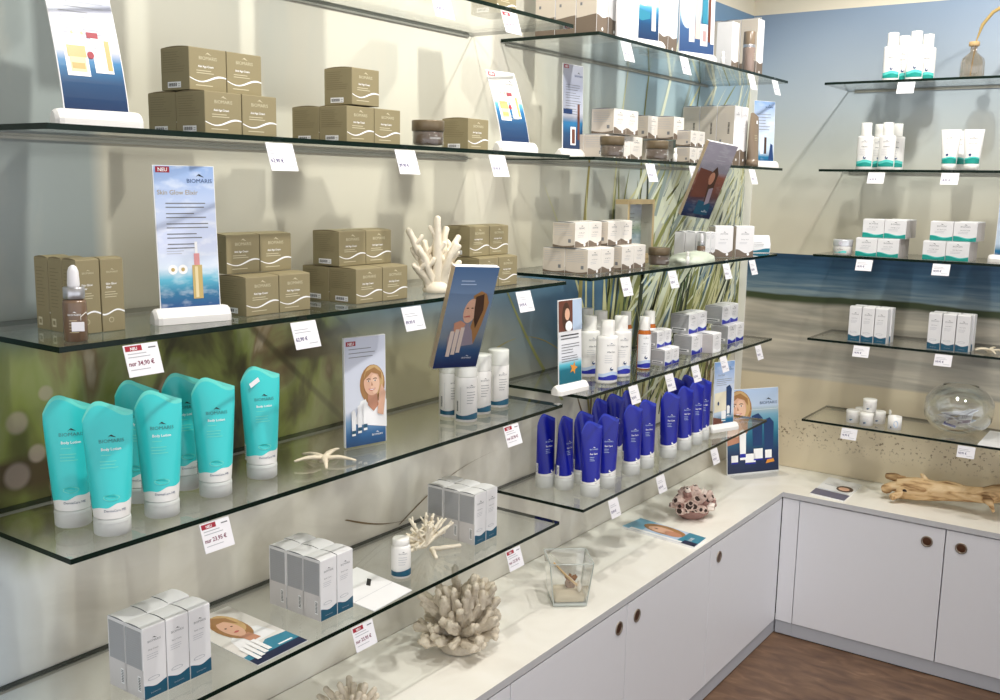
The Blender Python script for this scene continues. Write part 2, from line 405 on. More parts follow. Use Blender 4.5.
for i in range(80):       # brown stems at the foot of the tussock
    y0 = -1.15+0.95*rb.random(); z0 = 0.80+0.08*rb.random(); ln = rb.uniform(0.2, 0.4); a = rb.gauss(0.08, 0.32)
    blade(y0, z0, y0+ln*math.sin(a), z0+ln*math.cos(a), rb.uniform(.007, .014), rb.choice(['stem_brown', 'stem_ochre', 'blade_olive', 'blade_straw', 'blade_dark']), rb.uniform(-.1, .1))
for y0, z0, y1, z1, w, mt, bd in ((-1.22, 1.03, -1.17, 1.80, .026, 'stem_ochre', .02), (-1.30, .98, -1.62, 1.36, .018, 'blade_olive', .03), (-1.17, 1.0, -1.2, 1.6, .014, 'blade_straw', 0),
                               (-1.78, 1.12, -1.25, 1.09, .016, 'stem_ochre', .16), (-0.86, 1.5, -0.80, 2.1, .012, 'blade_olive', .05), (-0.66, 1.4, -0.42, 2.15, .012, 'blade_green', -.05),
                               (-2.02, .80, -1.62, .90, .010, 'stem_brown', .06), (-2.2, .86, -1.95, .80, .012, 'stem_brown', -.05), (-1.05, 1.35, -.95, 2.05, .010, 'blade_straw', .03)):
    blade(y0, z0, y1, z1, w, mt, bd, 14)
mu_o = mu.build('mural', wall_left)

# right mural: sky, sea, wet sand
m, nt, b, vec, o = blank('mural_shore', 0.42, 0.35)
X, Z = o[0], o[2]
wav = texnoise(nt, vec, 2.0, 3, (1, 1, .3)); zz = mathn(nt, 'ADD', Z, mathn(nt, 'MULTIPLY', mathn(nt, 'SUBTRACT', wav, .5), .05))
sky = ramp(nt, [(0.0, (212, 204, 184)), (0.15, (212, 206, 188)), (0.36, (206, 206, 196)), (0.62, (182, 192, 198)), (1.0, (140, 160, 184))]); nt.links.new(maprange(nt, Z, 1.355, 2.232), sky.inputs[0])
seaf = texnoise(nt, vec, 9, 6, (.5, 1, 9))
sea = ramp(nt, [(0.0, (132, 148, 154)), (0.25, (92, 116, 134)), (0.6, (54, 86, 112)), (1.0, (36, 64, 92))])
nt.links.new(mathn(nt, 'ADD', maprange(nt, Z, 1.205, 1.355), mathn(nt, 'MULTIPLY', mathn(nt, 'SUBTRACT', seaf, .5), .9), True), sea.inputs[0])
c = mixc(nt, maprange(nt, Z, 1.3545, 1.3555), sea.outputs[0], sky.outputs[0])
sn = texnoise(nt, vec, 4, 6, (.45, 1, 5), (0, 0, 0), .6)
wet = ramp(nt, [(0.32, (150, 147, 138)), (0.5, (184, 177, 164)), (0.66, (212, 204, 188))]); nt.links.new(sn, wet.inputs[0])
dry = mixc(nt, maprange(nt, texnoise(nt, vec, 95, 2), .60, .66), (222, 208, 180), (140, 122, 98))
dry2 = mixc(nt, mathn(nt, 'MULTIPLY', maprange(nt, mathn(nt, 'ABSOLUTE', mathn(nt, 'SUBTRACT', Z, .675)), .07, .0), 1.0), (220, 206, 178), dry)
sandc = mixc(nt, maprange(nt, Z, .895, .885), wet.outputs[0], dry2)
line = mixc(nt, maprange(nt, zz, 1.165, 1.185, smooth=True), sandc, (64, 74, 50))
c = mixc(nt, maprange(nt, zz, 1.20, 1.207), line, c)
nt.links.new(c, b.inputs['Base Color'])
mb = MB(); mb.box(0.0045, 3.6, -0.004, -0.0006, CT+0.001, 2.232, {'*': 'mural_edge', '-y': 'mural_shore'}); mb.build('mural', wall_back)

# ------------------------------------------------------------------ worktop and cabinets
mb = MB()
L = [(0.005, -0.005), (0.005, -4.3), (XW, -4.3), (XW, -YW), (3.3, -YW), (3.3, -0.005)]
z0, z1 = 0.5145, CT
mb.add([(x, y, z1) for x, y in L], [tuple(range(6))], 'worktop_laminate'); mb.add([(x, y, z0) for x, y in L][::-1], [tuple(range(6))], 'worktop_edge')
for i in range(6):
    a, c = L[i], L[(i+1) % 6]
    mb.add([(a[0], a[1], z0), (c[0], c[1], z0), (c[0], c[1], z1), (a[0], a[1], z1)], [(0, 1, 2, 3)], 'worktop_edge')
tag(mb.build('worktop'), 'cream stone-look worktop running in an L along both walls over the white cabinets', 'worktop')

def cabinet(a0, a1, doors, handles, fx, label, group=None):
    """built along local +y with its front at local x=fx; doors = list of (a, b); handles = list of a"""
    root = empty('low_cabinet')
    cb = MB(); cb.box(0.006, fx-0.020, a0+.0005, a1-.0005, 0.05, 0.5135, 'cabinet_white')
    cb.box(fx-0.020, fx-0.0192, a0, a1, 0.05, 0.5135, 'cabinet_gap_shade'); cb.build('body', root)  # dark sheet behind the doors paints the shade in their gaps
    pb = MB(); pb.box(0.03, fx-0.003, a0+.0003, a1-.0003, 0.004, 0.0505, 'cabinet_plinth'); pb.box(0.04, fx-.006, a0+.001, a1-.001, 0, .004, 'cabinet_gap_shade'); pb.build('plinth', root)  # dark strip under the plinth paints its shadow line at the floor
    for (d0, d1), h in zip(doors, handles):
        db = MB(); db.cbox(fx-0.0190, fx, d0+.0017, d1-.0017, 0.0525, 0.5105, .0008, 'cabinet_white'); dr = db.build('door', root)
        if h is None: continue
        hb = MB(); n = 24; R = .0185
        rings = []
        for rr, xx in ((R, .0002), (R, .0022), (R-.0035, .0026), (R-.005, .0006), (R-.0065, .0010), (.006, .0008), (.001, .0014)):
            rings.append([(fx+xx, h+rr*math.cos(2*PI*k/n), .459+rr*math.sin(2*PI*k/n)) for k in range(n)])
        hb.loft(rings[:4], 'handle_steel', caps=False); hb.loft(rings[3:], 'handle_bronze')
        hb.build('ring_pull', dr)
    return tag(root, label, 'cabinet', group)
cabinet(-4.2, -3.118, [(-4.2, -3.66), (-3.66, -3.118)], [-3.7, -3.62], .344, 'white two-door low cabinet under the near end of the glass shelves')
cabinet(-3.118, -2.037, [(-3.118, -2.578), (-2.578, -2.037)], [-2.62, -2.53], .344, 'white low cabinet below the big cream coral, its right edge at the bottom border')
cabinet(-2.037, -.956, [(-2.037, -1.496), (-1.496, -.956)], [-1.540, -1.440], .344, 'white two-door low cabinet below the square glass vase, two ring pulls side by side')
cabinet(-.956, -.003, [(-.956, -.337)], [-.892], .344, 'white single-door low cabinet on the left run, next to the inside corner')
def rot_back(o, ): o.rotation_euler = (0, 0, -PI/2)
c = cabinet(.406, 1.374, [(.406, .89), (.89, 1.374)], [.835, .940], .335, 'white two-door low cabinet on the right run below the driftwood'); rot_back(c)
c = cabinet(1.374, 2.342, [(1.374, 1.858), (1.858, 2.342)], [1.80, 1.91], .335, 'white low cabinet at the right border, outside the view'); rot_back(c)
mb = MB(); mb.box(.346, .405, -.335, -.31, .0525, .5115, 'cabinet_white'); mb.box(.346, .4055, -.332, -.31, .004, .0505, 'cabinet_plinth'); structure(mb, 'trim_2')

# ------------------------------------------------------------------ glass shelves
ORD = ['top', 'second', 'third', 'fourth', 'lowest']
def shelf(x0, x1, y0, y1, z, label, group, side):
    mb = MB(); t = .004
    e = 'shelf_edge'; g = 'shelf_glass'
    mb.box(x0, x1, y0, y1, z-t, z+t, {'*': e, '+z': g, '-z': g})
    o = tag(mb.build('glass_shelf'), label, 'shelf', group)
    rb_ = MB()
    if side == 'L': rb_.box(.0055, .008, y0+.02, y1-.02, z-.0085, z-.0042, 'rail_metal')
    else: rb_.box(x0+.02, x1-.02, -.008, -.0055, z-.0085, z-.0042, 'rail_metal')
    rb_.build('wall_rail', o)
    return o
LA = ['long glass shelf at the very top left, mostly above the view', 'long glass shelf with the two olive box stacks and two curved signs', 'long glass shelf with the dropper bottle and white coral hand',
      'long glass shelf with the turquoise tubes and starfish', 'long lowest glass shelf with groups of tall white cartons']
LB = ['short top glass shelf of the left wall holding tall taupe-banded cartons', 'short glass shelf with frosted taupe jars and a tall brown tube', 'short glass shelf with taupe-waved boxes and a wooden frame',
      'short glass shelf with white bottles and blue-waved boxes', 'short lowest glass shelf holding the dark blue tubes']
LC = ['top glass shelf of the back wall holding white bottles and a ribbed vase', 'glass shelf of the back wall holding white bottles and two small tubes', 'glass shelf of the back wall with green-waved cream boxes',
      'glass shelf of the back wall with two groups of slim cartons', 'lowest glass shelf of the back wall with little jars and the glass bowl']
for i, z in enumerate(ZL):
    shelf(.0055, D, -3.021, -1.754, z, LA[i], 'long glass shelves on the left wall', 'L')
    shelf(.0055, D, -1.641, -.378, z, LB[i], 'short glass shelves on the left wall', 'L')
    shelf(.3755, 1.62, -.282, -.0055, z, LC[i], 'glass shelves on the back wall', 'B')
# ------------------------------------------------------------------ product prototypes (front faces local +x, base at z=0)
def surf_front(x): return lambda a, b, o: (x+o, a, b)
def surf_side(y): return lambda a, b, o: (a, y-o, b)          # near side, right = +x
def surf_top(z): return lambda a, b, o: (-b, a, z+o)          # read from the front
def xs(a0, a1, n): return [a0+(a1-a0)*i/n for i in range(n+1)]
def wavefn(W, h, amp, ph=0.0):
    return lambda a: h+amp*math.sin((a/W)*2*PI*0.9+ph)

mat('jar_taupe', (104, 88, 76), .3, vary=.05); mat('jar_lid_taupe', (112, 98, 76), .32, .25); mat('label_seal', (232, 226, 224), .5)
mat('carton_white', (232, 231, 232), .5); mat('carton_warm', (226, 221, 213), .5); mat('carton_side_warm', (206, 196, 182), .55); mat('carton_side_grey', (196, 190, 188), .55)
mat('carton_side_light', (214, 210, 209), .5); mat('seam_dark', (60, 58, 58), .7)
mat('plastic_white', (240, 238, 234), .3); mat('cap_white', (246, 244, 238), .28)
mat('teal_tube', (58, 212, 213), .3, vary=.04, scale=12); mat('teal_tube_rim', (110, 224, 212), .3); mat('cap_frost', (214, 216, 212), .35, vary=.03)
mat('blue_tube', (13, 24, 150), .3, vary=.05, scale=14); mat('blue_tube_rim', (36, 54, 178), .3); mat('amber_oil', (180, 98, 34), .15, vary=.1)
mat('brown_glass', (120, 97, 78), .14, vary=.06); mat('chrome', (190, 190, 194), .28, .8); mat('pipette_rubber', (232, 230, 232), .4)
mat('brown_plastic', (126, 110, 92), .28); mat('string_white', (236, 232, 222), .7); mat('tag_card', (238, 236, 240), .5); mat('tag_white', (246, 243, 247), .5)
mat('cream_lilac', (196, 190, 200), .3); mat('lid_silver', (208, 210, 214), .25, .4)

def flap(W, Dp, H, body, root, seam='ink_grey'):
    mb = MB(); n = 8; e = .0016
    # slightly domed tuck flap standing a hair above the carton
    L, R = [], []
    for i in range(n+1):
        t = -1+2*i/n; z = H+.0004+.0022*(1-t*t)
        L.append((-Dp/2+.001+(Dp-.002)*(t+1)/2, -W/2+.0006, z)); R.append((L[-1][0], W/2-.0006, z))
    mb.add(L+R, [(i, i+1, n+2+i, n+1+i) for i in range(n)], body, True)
    low = [(p[0], p[1], H-.0005) for p in L]; mb.add(L+low, [(i, n+1+i, n+2+i, i+1) for i in range(n)], seam)
    low = [(p[0], p[1], H-.0005) for p in R]; mb.add(R+low, [(i, i+1, n+2+i, n+1+i) for i in range(n)], body)
    for k in (0, n):
        mb.add([L[k], R[k], (R[k][0], R[k][1], H-.0005), (L[k][0], L[k][1], H-.0005)], [(0, 1, 2, 3)], body)
    mb.build('top_flap', root)

def carton_body(mb, W, Dp, H, body, side=None):
    mb.cbox(-Dp/2, Dp/2, -W/2, W/2, 0, H, .0007, body)
    if side: mb.rect2(-Dp/2+.0008, Dp/2-.0008, .0008, H-.0008, surf_side(-W/2), .00012, side)

def olive_box():
    W, Dp, H = .0705, .068, .063
    mb = MB(); carton_body(mb, W, Dp, H, 'olive_board'); f = surf_front(Dp/2)
    fn = wavefn(W, .0175, .0042, -.4); mb.strip2(xs(-W/2+.0005, W/2-.0005, 22), lambda a: fn(a)-.0012*abs(math.cos(3*a/W)), lambda a: fn(a)+.0014+.0007*math.sin(a*90), f, .0002, 'ink_white')
    mb.logo2(0, .046, .0052, f, .0002, 'olive_ink'); mb.text2('Anti Age Cream', -.004, .0345, .0032, f, .0002, 'ink_white', bold=True)
    mb.lines2(-.022, .018, .029, .0035, 2, .0011, f, .0002, 'olive_ink', 3); mb.lines2(-.024, .014, .007, .004, 1, .0012, f, .0002, 'olive_ink', 5)
    s = surf_side(-W/2); rr = random.Random(4)
    for i in range(9): mb.rect2(-.028, -.028+rr.uniform(.03, .054), .056-i*.0036, .0567-i*.0036, s, .0002, 'olive_side_ink')
    o = mb.build('cream_carton')
    flap(W, Dp, H, 'olive_board', o, 'olive_side_ink')
    b = MB(); b.rect2(-.018, .014, .0035, .0125, s, .0004, 'paper_white')
    for i in range(12): b.rect2(-.0155+i*.0017, -.0155+i*.0017+(.0011 if i % 3 else .0007), .0055, .0105, s, .0006, 'ink_black')
    b.rect2(.007, .012, .0055, .0062, s, .0006, 'ink_grey'); b.rect2(.007, .012, .0085, .0092, s, .0006, 'ink_grey'); b.build('barcode_sticker', o)
    o['category'] = 'carton'; return o
mat('olive_side_ink', (120, 107, 77), .6)

def oil_box():
    W, Dp, H = .037, .034, .105
    mb = MB(); carton_body(mb, W, Dp, H, 'olive_board'); f = surf_front(Dp/2)
    fn = wavefn(W, .028, .003, .6); mb.strip2(xs(-W/2+.0005, W/2-.0005, 14), lambda a: fn(a)-.001, lambda a: fn(a)+.0014, f, .0002, 'ink_white')
    mb.logo2(0, .085, .0028, f, .0002, 'olive_ink'); mb.text2('Skin Glow', -.002, .068, .003, f, .0002, 'ink_white', bold=True); mb.text2('Elixir', -.006, .063, .003, f, .0002, 'ink_white', bold=True)
    mb.lines2(-.013, .012, .057, .0035, 3, .0009, f, .0002, 'olive_ink', 3); mb.ell2(-.004, .017, .004, .004, f, .0002, 'olive_ink'); mb.ell2(-.004, .017, .0032, .0032, f, .0004, 'olive_board')
    s = surf_side(-W/2); mb.lines2(-.012, .010, .09, .005, 12, .0009, s, .0002, 'olive_side_ink', 8)
    mb.rect2(-.012, -.002, .006, .018, s, .0003, 'olive_ink'); mb.rect2(-.010, -.004, .009, .015, s, .0004, 'olive_board')
    o = mb.build('serum_carton'); flap(W, Dp, H, 'olive_board', o, 'olive_side_ink'); o['category'] = 'carton'; return o

def slim_box(name='slim_carton', W=.042, Dp=.046, H=.117, band='deep_teal', side=True):
    mb = MB(); carton_body(mb, W, Dp, H, 'carton_white'); f = surf_front(Dp/2)
    fn = wavefn(W, .021, .0028, -1.6); mb.strip2(xs(-W/2+.0004, W/2-.0004, 14), lambda a: .0006, fn, f, .0002, band)
    mb.text2('BIOMARIS MED', 0, .0075, .0020, f, .0004, 'ink_pale')
    mb.logo2(0, .092, .0036, f, .0002, 'ink_grey', mark='ink_black'); mb.text2('Body Cream', -.002, .079, .0026, f, .0002, 'ink_grey'); mb.lines2(-.014, .008, .072, .0036, 3, .0007, f, .0002, 'ink_pale', 6)
    mb.rect2(-.014, .008, .030, .0305, f, .0002, 'ink_pale'); mb.ell2(-.003, .032, .011, .003, f, .0002, 'ink_pale'); mb.ell2(-.003, .032, .0098, .0022, f, .0004, 'carton_white')
    if side:
        s = surf_side(-W/2); mb.rect2(-Dp/2+.003, Dp/2-.003, H*.42, H-.005, s, .0002, 'grey_panel'); rr = random.Random(2)
        for i in range(16): mb.rect2(-Dp/2+.003, -Dp/2+.003+rr.uniform(.028, Dp-.006), H-.009-i*.0038, H-.0082-i*.0038, s, .0004, 'ink_pale')
        mb.rect2(-Dp/2+.0006, Dp/2-.0006, .0008, H*.42, s, .0002, 'carton_side_light'); mb.rect2(.008, .016, .012, .038, s, .0004, 'paper_white')
        for i in range(8): mb.rect2(.0095, .015, .015+i*.0027, .0163+i*.0027, s, .0006, 'ink_black')
    o = mb.build(name); flap(W, Dp, H, 'carton_white', o); o['category'] = 'carton'; return o

def wave_box(name, W, Dp, H, band, side, body='carton_white', sideband=None):
    mb = MB(); carton_body(mb, W, Dp, H, body); f = surf_front(Dp/2); k = W/.066
    fn = wavefn(W, H*.2, H*.065, -2.2); mb.strip2(xs(-W/2+.0004, W/2-.0004, 16), lambda a: .0006, fn, f, .0002, band)
    if band in ('sea_green', 'royal_blue'):
        mb.strip2(xs(-W/2+.0004, W/2-.0004, 16), fn, lambda a: fn(a)+.0028*k*(.5+.5*math.cos(a*60)), f, .0002, 'sea_green_pale' if band == 'sea_green' else 'sky_print')
    mb.logo2(.0, H*.74, .0042*k, f, .0002, 'ink_grey', mark='ink_black'); mb.text2('Anti Age Cream', 0, H*.57, .0030*k, f, .0002, 'ink_grey'); mb.lines2(-W*.3, W*.25, H*.48, .004*k, 2, .0009, f, .0002, 'ink_pale', 9)
    if band == 'taupe_print': mb.ell2(W*.2, H*.10, .0045, .0045, f, .0005, 'ink_white')
    s = surf_side(-W/2)
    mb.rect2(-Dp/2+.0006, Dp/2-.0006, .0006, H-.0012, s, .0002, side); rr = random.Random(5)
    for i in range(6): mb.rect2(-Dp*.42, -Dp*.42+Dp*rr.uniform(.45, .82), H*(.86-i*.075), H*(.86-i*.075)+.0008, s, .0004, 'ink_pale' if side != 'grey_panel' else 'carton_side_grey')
    if sideband:
        fs = wavefn(Dp, H*.10, -H*.03, 1.2); mb.strip2(xs(-Dp/2+.0006, Dp/2-.0006, 12), lambda a: .0006, lambda a: .0035+H*.16*(a/Dp)**2*1.6, s, .0004, sideband)
        mb.rect2(Dp*.2, Dp*.32, H*.2, H*.34, s, .0004, 'ink_grey')
    elif side == 'grey_panel':
        mb.rect2(-Dp*.4, Dp*.36, H*.16, H*.30, s, .0004, 'paper_white'); mb.rect2(-Dp*.36, Dp*.25, H*.19, H*.26, s, .0006, 'ink_grey')
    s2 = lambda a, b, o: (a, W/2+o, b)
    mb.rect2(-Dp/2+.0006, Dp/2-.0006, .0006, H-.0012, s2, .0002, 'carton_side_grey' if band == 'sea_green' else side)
    o = mb.build(name); flap(W, Dp, H, body, o); o['category'] = 'carton'; return o

def tall_box():
    W, Dp, H = .055, .058, .186
    mb = MB(); carton_body(mb, W, Dp, H, 'carton_white'); f = surf_front(Dp/2)
    fn = wavefn(W, .05, .003, -1.8); mb.strip2(xs(-W/2+.0004, W/2-.0004, 14), lambda a: .0006, fn, f, .0002, 'taupe_print'); mb.ell2(.0, .02, .004, .004, f, .0005, 'ink_white')
    mb.logo2(0, .158, .0038, f, .0002, 'ink_grey', mark='ink_black'); mb.text2('Premium Lotion', 0, .13, .0032, f, .0002, 'ink_grey'); mb.lines2(-.015, .012, .12, .005, 4, .0009, f, .0002, 'ink_pale', 9)
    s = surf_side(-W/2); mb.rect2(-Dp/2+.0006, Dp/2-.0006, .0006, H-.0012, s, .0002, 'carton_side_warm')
    mb.strip2(xs(-Dp/2+.0006, Dp/2-.0006, 10), lambda a: .0006, lambda a: .05+.003*math.sin(a*50), s, .0004, 'taupe_print')
    mb.lines2(-.022, .02, .16, .006, 9, .0008, s, .0004, 'carton_side_grey', 3); mb.rect2(-.018, -.012, .075, .082, s, .0004, 'ink_grey')
    for i in range(9): mb.rect2(.008, .014, .10+i*.004, .1025+i*.004, s, .0004, 'ink_black')
    o = mb.build('lotion_carton'); flap(W, Dp, H, 'carton_warm', o); o['category'] = 'carton'; return o

# tubes standing on their caps, with a waved crimp at the top
def tube_stand(kind):
    teal = kind == 'teal'
    body, rim = ('teal_tube', 'teal_tube_rim') if teal else ('blue_tube', 'blue_tube_rim')
    Wt, rb, Ht, hc = (.0345, .0255, .193, .027) if teal else (.0300, .0250, .198, .034)
    root = empty('lotion_tube' if teal else 'sun_care_tube')
    n = 56
    def ztop(y):      # crimp wave: high rounded hump left of centre, dip to the right
        u = y/Wt
        if teal: return Ht-.006+.0092*math.cos((u+.36)*PI*.88)-.015*max(0, (-u-.40)/.60)**2.6
        return Ht-.006+.0085*math.cos((u+.30)*PI*.92)-.018*max(0, (-u-.35)/.65)**2.6
    zl = (lambda y: hc+.013+.012*(y/rb*.5+.5)+.0015*math.sin(y*260)) if teal else (lambda y: hc+.006+.010*max(0, y/rb*.6+.4)**1.5)
    def wid(t): return rb+(Wt-rb)*min(1, t*1.15)**.8
    def thk(t): return rb*max(0.0, 1-t)**.72*.98+.0009
    def ring(fz):      # fz(theta, y)-> (t, z)
        out = []
        for k in range(n):
            th = 2*PI*k/n; cy = math.sin(th); cx = math.cos(th)
            t, z = fz(cy); w = wid(t); d = thk(t)
            out.append((d*cx, w*cy, z))
        return out
    def lev(s):
        def f(cy):
            zt = ztop(Wt*cy); z = hc+(zt-hc)*s; return s, z
        return f
    def levlow(s, total):
        def f(cy):
            zb = zl(rb*cy); z = hc+(zb-hc)*s; t = (z-hc)/(total-hc); return t, z
        return f
    mb = MB(); mb.loft([ring(levlow(s, Ht)) for s in (0, .33, .66, 1)], 'plastic_white', caps=False)
    def levup(s):
        def f(cy):
            zb = zl(rb*cy); zt = ztop(Wt*cy); z = zb+(zt-zb)*s; return (z-hc)/(zt-hc), z
        return f
    mb.loft([ring(levup(s)) for s in (0, .1, .2, .3, .4, .5, .6, .7, .8, .87, .93, .965)], body, caps=False)
    def surf(a, b, o):
        t = max(0, min(.985, (b-hc)/(Ht-hc))); w = wid(t); d = thk(t); q = max(-.98, min(.98, a/w))
        return (d*math.sqrt(1-q*q)+o+.0003, a, b)
    k = .8 if not teal else 1
    if teal:
        mb.logo2(.003, .137, .0052, surf, .0002, 'ink_grey_teal', mark='ink_black'); mb.text2('Body Lotion', .002, .126, .0040, surf, .0004, 'ink_white', bold=True); mb.lines2(-.012, .002, .119, .004, 1, .001, surf, .0004, 'teal_tube_rim', 2)
        mb.lines2(-.014, .018, .110, .0045, 3, .0012, surf, .0004, 'teal_tube_rim', 4)
        nn = 20
        for ra, rbb, m_ in ((.0115, .0048, 'teal_tube_rim'), (.0100, .0036, body)): mb.ell2(-.001, .058, ra, rbb, surf, .0006 if m_ == body else .0004, m_)
        mb.text2('Thalasso', -.001, .0568, .0028, surf, .0009, 'teal_tube_rim'); mb.text2('DermaCare ME', .003, .0375, .0034, surf, .0005, 'ink_blue')
    else:
        mb.logo2(.001, .125, .0036, surf, .0004, 'sky_print', mark='ink_white'); mb.text2('Sun Care', 0, .113, .0042, surf, .0005, 'ink_white', bold=True); mb.lines2(-.012, .006, .106, .0045, 3, .0009, surf, .0005, 'sky_print', 4)
        mb.ell2(.004, .048, .0034, .0034, surf, .0006, 'ink_white'); mb.ell2(.0055, .0495, .0022, .0022, surf, .0009, body)
        mb.text2('50+', .004, .0365, .0030, surf, .0006, 'ink_grey')
    mb.build('tube_body', root)
    if teal:      # printed info strip on the left flank
        pass
    rm = MB(); rm.loft([ring(levup(s)) for s in (.96, .985)] + [[(x*1.0, y, z) for x, y, z in ring(levup(1.0))]], rim, caps=False)
    rm.add(ring(levup(1.0)), [tuple(range(n))], rim); rm.build('crimped_end', root)
    cp = MB(); R = rb+.0006
    cp.lathe([(R-.002, 0), (R, .0018), (R+.0002, hc-.004), (R-.0008, hc-.001), (R-.003, hc)], 32, 'cap_frost'); cp.lathe([(R+.0004, hc*.72), (R+.0007, hc*.75), (R+.0004, hc*.78)], 32, 'cap_frost', caps=False)
    cp.build('cap', root)
    st = MB(); w0 = wid(.12)
    for sgn in (-1,):      # back label overlapping the left edge
        st.add([(-.004, -w0-.0007, hc+.006), (.004, -w0-.0007, hc+.006), (.004, -w0*1.01-.0009, hc+.034), (-.004, -w0*1.01-.0009, hc+.034)], [(0, 1, 2, 3)], 'paper_white')
        for i in range(6): st.add([(-.0025, -w0-.0012, hc+.010+i*.0036), (.0025, -w0-.0012, hc+.010+i*.0036), (.0025, -w0-.0012, hc+.0116+i*.0036), (-.0025, -w0-.0012, hc+.0116+i*.0036)], [(0, 1, 2, 3)], 'ink_black')
    st.build('barcode_sticker', root)
    root['category'] = 'tube'; return root
mat('ink_grey_teal', (60, 120, 122), .5)

def cyl_surf(r, ell=1.0): return lambda a, b, o: ((r*math.cos(a/r))*ell+o, r*math.sin(a/r), b)

def jar(name, R, H, kind):
    root = empty(name)
    if kind == 'taupe':
        g = MB(); hl = H*.42
        g.lathe([(R*.80, 0), (R*.92, .001), (R*.97, .004), (R*.97, H-hl-.001), (R*.9, H-hl)], 32, 'clear_glass'); g.build('glass_shell', root)
        i = MB(); i.lathe([(R*.6, .003), (R*.86, .004), (R*.93, .009), (R*.93, H-hl-.0006)], 28, 'jar_taupe'); s = cyl_surf(R*.93); i.logo2(0, (H-hl)*.5, .0035, s, .0006, 'ink_white'); i.build('cream_pot', root)
        l = MB(); l.lathe([(R*.97, H-hl+.0004), (R, H-hl+.001), (R, H-.002), (R*.97, H), (.001, H)], 32, 'jar_lid_taupe'); l.build('lid', root)
    elif kind == 'sea':
        g = MB(); hl = H*.42
        g.lathe([(R*.85, 0), (R*.97, .002), (R*.97, H-hl)], 32, 'plastic_white'); s = cyl_surf(R*.97)
        g.strip2(xs(-.022, .022, 12), lambda a: .008, lambda a: .012+.003*math.sin(a*120), s, .0005, 'sea_green_pale'); g.logo2(0, .018, .003, s, .0005, 'ink_grey', mark='ink_black'); g.build('pot', root)
        l = MB(); l.lathe([(R, H-hl+.0005), (R, H-.002), (R*.97, H), (.001, H)], 32, 'lid_silver'); l.ell2(0, H*.78, .006, .006, cyl_surf(R), .0006, 'cream_lilac'); l.build('lid', root)
    elif kind == 'travel':
        g = MB(); g.lathe([(R*.92, 0), (R, .001), (R, H-.0015), (R*.96, H), (.001, H)], 28, 'plastic_white'); s = cyl_surf(R)
        g.ell2(-.005, .011, .003, .0026, s, .0005, 'ink_blue'); g.ell2(-.001, .012, .003, .0018, s, .0004, 'teal_print'); g.lines2(-.010, .012, H*.6, .004, 3, .0007, s, .0005, 'ink_pale', 5); g.build('pot', root)
        l = MB(); l.lathe([(R+.0004, H*.80), (R+.0004, H+.0003), (R*.94, H+.0012), (.001, H+.0012)], 28, 'cap_white'); l.build('lid', root)
    root['category'] = 'jar'; return root
mat('jar_rim_acrylic', (168, 150, 158), .12, vary=.04)

def cap_bottle(name, rw, Hb, rc, Hc, band, body='plastic_white', ell=.62, cap='cap_white', label=None, liquid=None):
    """bottle with oval section, shoulder and disc-top cap"""
    root = empty(name); g = MB()
    prof = [(rw*.90, 0), (rw*.98, .002), (rw, .006), (rw*1.0, Hb*.93), (rw*.985, Hb*.965), (rw*.93, Hb*.985), (rw*.82, Hb*.995), (rc*.95, Hb)]
    if liquid:
        g.lathe([(rw*.94, 0), (rw, .003), (rw, Hb*.90), (rw*.9, Hb*.96), (rc, Hb)], 28, liquid, ell=ell)
    else: g.lathe(prof, 28, body, ell=ell)
    def s(a, b, o): q = max(-.97, min(.97, a/rw)); return (rw*ell*math.sqrt(1-q*q)+o+.0002, a, b)
    if liquid:
        lw = rw*.96; g.rect2(-lw, lw, .004, Hb*.90, s, .0004, 'paper_white', 16); z0_ = .006
    else: lw = rw*.93; z0_ = .010
    bw = .016
    g.strip2(xs(-lw, lw, 14), lambda a: z0_, lambda a: z0_+bw*.7+.003*math.sin(a*110+1), s, .0008, band)
    if band != 'deep_teal': g.strip2(xs(-lw, lw, 14), lambda a: z0_+bw*.7+.003*math.sin(a*110+1), lambda a: z0_+bw+.004+.003*math.sin(a*110+1), s, .0008, 'sea_green_pale' if band == 'sea_green' else 'sky_print')
    g.logo2(.0, Hb*.80, rw*.12, s, .0010, 'ink_grey', mark='ink_blue'); g.text2('After Sun' if band == 'royal_blue' else 'Cleansing', 0, Hb*.66, rw*.14, s, .0010, 'ink_grey', bold=True); g.lines2(-lw*.6, lw*.5, Hb*.59, .006, 4, .0009, s, .0010, 'ink_pale', 4)
    g.ell2(rw*.10, z0_+bw+.014, .0048, .0048, s, .0010, 'ink_blue'); g.ell2(rw*.10+.001, z0_+bw+.016, .003, .0024, s, .0013, 'ink_white'); g.build('bottle_body', root)
    c = MB(); e2 = 1.0 if ell > .9 else .8
    c.lathe([(rc, Hb+.0004), (rc, Hb+Hc*.55), (rc*1.0, Hb+Hc*.57), (rc*.985, Hb+Hc*.6), (rc*.985, Hb+Hc-.0012), (rc*.93, Hb+Hc), (.001, Hb+Hc)], 28, cap, ell=e2); c.build('cap', root)
    root['category'] = 'bottle'; return root

